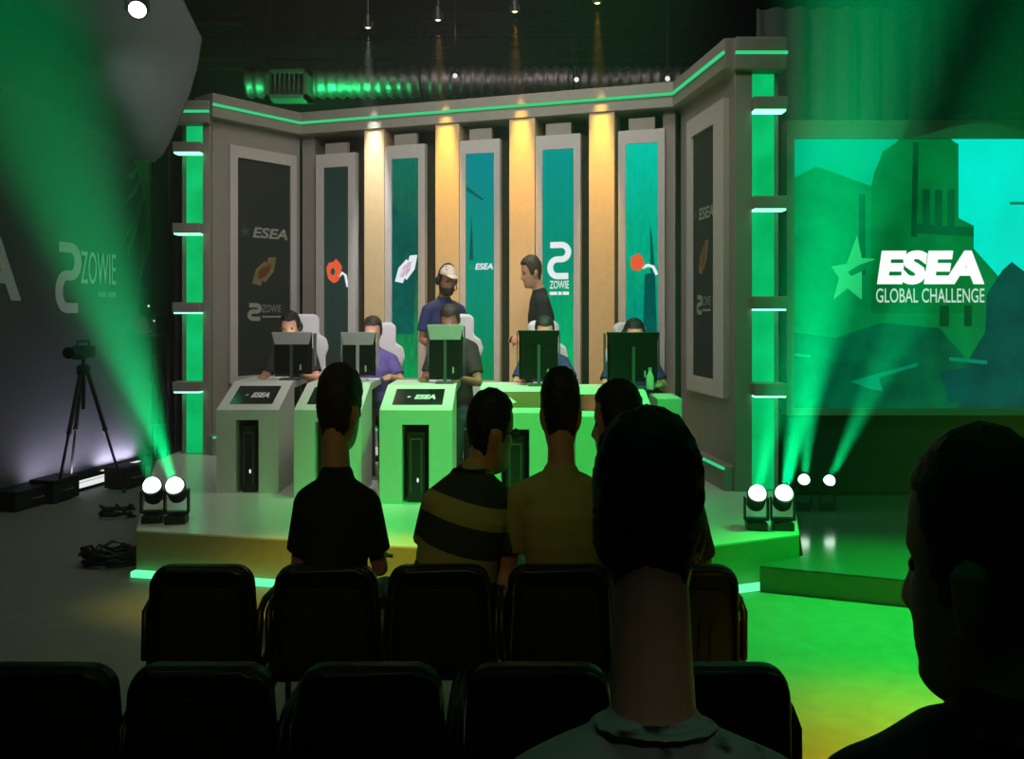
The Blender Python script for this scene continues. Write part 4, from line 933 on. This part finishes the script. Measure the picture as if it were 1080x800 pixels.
# 6 profile at the right edge
D6 = 1.16; h6 = (0, -.04, .58)
person('person in a black jacket in profile at the right edge, facing left', (X(1052, D6)-.005, D6, 0), .12, dict(vox=.005, sm=2, hip=h6, neck=(0, -.045, 1.20), shz=1.15, shc=(0, -.03, 0), sh=.215, girth=1.0, H=.375, W=.158, chin=(.0, .0, 1.212), yaw=.48, pitch=-.06,
    arms=lap(.20, 1.08, h6), legs=seated_legs(h6), top=M['jacket'], top_name='jacket', sleeve='long', collar=True, hair=dict(front=.76, side=.50, nape=.16, thick=.026, seed=17, tuft=.012), hair_m=M['hair_brown'], neck_r=.066, seed=6))

# players and presenters on stage
def gaming_chair(label, x, y, rz, ztop):
    root = empty('gaming_chair', (x, y, ST), rz, label, 'chair', 'white gaming chairs on stage'); T = wm(root); h = ztop-ST
    out = [(-.17, .52), (.17, .52), (.21, .64), (.20, h-.42), (.235, h-.34), (.21, h-.24), (.14, h-.20), (.145, h-.04), (.10, h), (-.10, h), (-.145, h-.04), (-.14, h-.20), (-.21, h-.24), (-.235, h-.34), (-.20, h-.42), (-.21, .64)]
    b = MB(); Q = T @ Matrix.Translation((0, -.20, 0)) @ Matrix(((1, 0, 0, 0), (0, 0, -1, 0), (0, 1, 0, 0), (0, 0, 0, 1))); b.prism(out, 0, .10, Q, bev=.025); b.build('backrest', M['white_seat'], root)
    b = MB(); b.prism([(-.12, .7), (.12, .7), (.12, h-.46), (-.12, h-.46)], -.008, .0, Q); b.build('back_insert', M['black'], root)
    b = MB(); b.box((0, 0, .46), (.46, .46, .11), T, bev=.035); b.build('seat', M['white_seat'], root)
    for s in (-1, 1):
        b = MB(); b.tube([T @ Vector((s*.25, -.05, .46)), T @ Vector((s*.27, -.05, .66))], .018, 8); b.box((s*.27, 0, .68), (.07, .26, .03), T, bev=.01); b.build('armrest', M['black'], root)
    b = MB(); b.tube([T @ Vector((0, 0, .08)), T @ Vector((0, 0, .41))], .03, 10)
    for k in range(5):
        a = 2*PI*k/5; b.tube([T @ Vector((0, 0, .09)), T @ Vector((.27*math.cos(a), .27*math.sin(a), .06))], .02, 8); b.ball(T @ Vector((.27*math.cos(a), .27*math.sin(a), .03)), .03, n=8)
    b.build('swivel_base', M['black'], root); return root
def player(label, px, py_top, d, H, W, rz, top, headset=True, yaw=0, pitch=-.25, skin=None, hair=None, hair_m=None, desk=1.165):
    zt = Z(py_top, d)-ST; chinz = zt-H*1.0; nz = chinz-.05
    h = (0, -.02, .56); dz = desk-ST+.03
    person(label, (X(px, d), d, ST), rz, dict(hip=h, neck=(0, .0, nz), shz=nz-.07, sh=.18, H=H, W=W, chin=(0, .07, chinz), yaw=yaw, pitch=pitch, vox=.010, skin=skin or M['skin'],
        arms=[((-.25, .10, dz-.06), (-.15, .34, dz), (.1, 1, 0), (0, 0, -1), .4), ((.25, .10, dz-.06), (.15, .34, dz), (-.1, 1, 0), (0, 0, -1), .4)], legs=seated_legs(h, kn=.40, kz=.52, az=.075), top=top,
        headset=headset, hair=hair or dict(front=.78, side=.5, nape=.2, thick=.05, seed=px), hair_m=hair_m or M['hair_black'], group='players at the podiums'))
gaming_chair('white gaming chair behind the leftmost player', X(324, 8.25), 8.27, PI+.35, Z(331, 8.2))
gaming_chair('white gaming chair behind the second player from the left', X(407, 8.0), 8.02, PI+.35, Z(340, 7.95))
gaming_chair('white gaming chair in front of the screen beside the presenter in the cap', X(492, 7.8), 7.82, PI+.35, Z(331, 7.75))
gaming_chair('white gaming chair beside the presenter in black', X(583, 7.55), 7.57, PI+.3, Z(338, 7.5))
gaming_chair('white gaming chair behind the rightmost player', X(674, 7.35), 7.37, PI+.2, Z(340, 7.3))
player('player with a black headset at the leftmost podium', 309, 329, 8.0, .25, .15, PI, M['tee_black'])
player('player with brown hair at the second podium', 394, 334, 7.8, .25, .145, PI+.1, M['purple'], headset=False, hair_m=M['hair_brown'])
player('player in a hoodie bent behind the monitor beside the presenter in the cap', 479, 320, 7.62, .25, .15, PI-.2, M['hoodie'], headset=False, hair_m=M['hair_brown'], skin=M['skin_dark'], pitch=-.5)
player('player with a face low behind the black monitor beside the presenter in black', 574, 334, 7.38, .25, .145, PI, M['navy'], headset=False)
player('player wearing a dark headset at the rightmost podium', 667, 337, 7.15, .23, .14, PI, M['navy'])
def stander(label, px, py_top, d, rz, H, W, **k):
    zt = Z(py_top, d)-ST; chinz = zt-H; nz = chinz-.045; h = (0, 0, nz*.545); sh = .185
    base = dict(hip=h, neck=(0, 0, nz), shz=nz-.085, sh=sh, H=H, W=W, chin=(0, .05, chinz), vox=.010, legs=[((-.09, 0, h[2]-.03), (-.10, .02, h[2]*.52), (-.10, 0, .08)), ((.09, 0, h[2]-.03), (.10, .02, h[2]*.52), (.10, 0, .08))],
        arms=[((-.23, .0, nz-.40), (-.15, .17, nz-.46), (.5, 1, .1), (1, 0, -.3), .5), ((.23, .0, nz-.40), (.15, .17, nz-.46), (-.5, 1, .1), (-1, 0, -.3), .5)])
    base.update(k); person(label, (X(px, d), d, ST), rz, base)
stander('bearded presenter in a pale cap and navy shirt standing by the third screen', 468, 280, 8.3, PI*1.16, .275, .150, top=M['navy'], cap=True, beard=True, headset=True, skin=M['skin_dark'], pitch=-.22, hair=dict(front=.80, side=.5, nape=.2, thick=.03, seed=3), hair_m=M['hair_brown'])
stander('presenter in a black T-shirt standing in profile before an amber column', 569, 271, 8.1, PI*.56, .285, .150, top=M['tee_black'], pitch=-.18, hair=dict(front=.78, side=.5, nape=.2, thick=.06, seed=6), hair_m=M['hair_brown'])
# ---------------------------------------------------------------- light and haze
w = bpy.data.worlds.new('world'); sc.world = w; w.use_nodes = True
nt = w.node_tree; nt.nodes['Background'].inputs['Color'].default_value = (.02, .03, .028, 1); nt.nodes['Background'].inputs['Strength'].default_value = 0.0
HAZE = .006
vs = nt.nodes.new('ShaderNodeVolumeScatter'); vs.inputs['Density'].default_value = HAZE; vs.inputs['Color'].default_value = (1, 1, 1, 1); vs.inputs['Anisotropy'].default_value = .1
nt.links.new(vs.outputs['Volume'], nt.nodes['World Output'].inputs['Volume'])
def spot(name, loc, aim, rgb, power, size, blend=.4, r=.03):
    l = bpy.data.lights.new(name, 'SPOT'); l.color = rgb; l.energy = power; l.spot_size = math.radians(size); l.spot_blend = blend; l.shadow_soft_size = r
    o = bpy.data.objects.new(name, l); COL.objects.link(o); o.location = loc
    o.rotation_euler = (Vector(aim)-Vector(loc)).to_track_quat('-Z', 'Y').to_euler(); return o
def area(name, loc, aim, rgb, power, sx, sy, spread=180):
    l = bpy.data.lights.new(name, 'AREA'); l.shape = 'RECTANGLE'; l.size = sx; l.size_y = sy; l.color = rgb; l.energy = power; l.spread = math.radians(spread)
    o = bpy.data.objects.new(name, l); COL.objects.link(o); o.location = loc
    o.rotation_euler = (Vector(aim)-Vector(loc)).to_track_quat('-Z', 'Y').to_euler(); return o
G = (.03, 1, .30); TEAL = (.0, 1, .27)
bp = [(3200, 24), (36000, 13), (17000, 13), (46000, 14), (27000, 10), (24000, 11)]
for (loc, dr), (p, sz) in zip(BEAMS, bp): spot('beam', loc+dr*.006, loc+dr*3, TEAL, p, sz, 1, .03)
# warm downlights, their beams narrowed sideways by barn doors
for k, (loc, foot) in enumerate(WARM):
    c = [(.95, .95, 1), (1, .57, .09), (1, .49, .05), (1, .54, .08)][k]
    d = (foot-loc).normalized(); o = spot('downlight', loc+d*.06, foot+Vector((0, 0, .7)), c, 520, 44, .75, .015)
    o.scale = (math.tan(math.radians(8.0))/math.tan(math.radians(22)), 1, 1)
# white lamp on the swag
spot('white_lamp', LAMP+Vector((0, .28, -.02)), LAMP+Vector((-.2, 1.6, -1.5)), (.95, .95, 1), 12, 120, 1, .05)
# floor washes along the sponsor wall
for c, p in zip(BARS, (5, 3.5, 5)):
    n = Vector((ld.y, -ld.x, 0)); o = area('wall_wash', c+n*.02+Vector((0, 0, .13)), c-n*.30+Vector((0, 0, .95)), (.84, .76, 1), p, .6, .06, 150)
    o.rotation_euler = Matrix((v3(ld), (c-n*.30+Vector((0, 0, .95))-c).normalized().cross(v3(ld))*-1, -(Vector((0, 0, .95))-n*.30).normalized())).transposed().to_euler()
# front wash for the set (white, from unseen area lamps added overhead), green wash on podiums and floor, yellow wash near the audience
area('set_wash', (-.3, 3.4, 5.6), (-.4, 9.0, 2.3), (1, .95, .90), 22, 2.5, .5, 64)
area('set_wash', (-.3, 6.75, 6.0), (-.4, 9.0, 1.6), (1, .95, .90), 40, 4.0, .3, 120)
spot('podium_green', (1.1, 4.3, 5.8), (-.1, 6.35, .7), (.0, 1, .12), 1700, 36, .9, .2)
spot('floor_green', (4.6, 5.0, 5.8), (2.35, 4.65, 0), (.0, 1, .07), 6000, 30, .9, .2)
spot('floor_yellow', (2.7, .8, 6.1), (1.72, 3.0, 0), (1, .70, .0), 4600, 20, 1, .2)
fy = spot('fascia_yellow', (-.9, 2.0, 6.0), (-.95, 5.15, .0), (1, .80, .06), 1600, 30, .8, .1); fy.scale = (1, .36, 1)
spot('players_white', (-.2, 6.75, 5.9), (-.5, 7.75, 1.4), (1, .95, .97), 420, 42, .8, .2)
spot('audience_lamp', (.5, -2.2, 4.2), (.22, 1.30, .93), (.9, 1, .92), 30, 9, .8, .1)  # unseen spot added behind the camera to lift the patterned shirt
spot('stage_yellow', (-1.2, -2.5, 5.6), (-.8, 5.1, .3), (1, .86, .30), 115, 27, .8, .2)
spot('side_stage_green', (5, 3.5, 5.6), (3.0, 7.2, 1), (.02, 1, .3), 350, 60, .9, .2)
# green glow on duct and vent
spot('duct_green', (-3.3, 10.5, 3.9), (-3.4, 11.3, 4.6), (.02, 1, .25), 60, 140, 1, .1)
spot('duct_green', (-2.4, 10.55, 3.9), (-2.3, 11.3, 4.6), (.02, 1, .25), 110, 140, 1, .1)
for x, c, p in ((-.7, (1, .8, .8), 8), (.6, (1, .75, .85), 8), (1.8, (1, .85, .9), 6)): spot('duct_lamp', (x, 10.4, 5.3), (x, 11.3, 4.8), c, p*.5, 90, 1, .05)
# players' faces lit by their own screens
for x0, x1, yt, yb, d in MON: area('monitor_glow', (X((x0+x1)/2, d), d+.06, 1.42), (X((x0+x1)/2, d), d+1, 1.5), (.9, .95, 1), 1.6, .3, .2)
area('hall_fill', (0, 5, 6.1), (0, 5, 0), (.55, .9, .75), .8, 8, 8)
spot('aisle_wash', (-2.6, 3.0, 6.1), (-2.9, 5.3, 0), (.95, 1, .82), 130, 50, 1, .2)  # unseen fill added to brighten the dark floor on the left
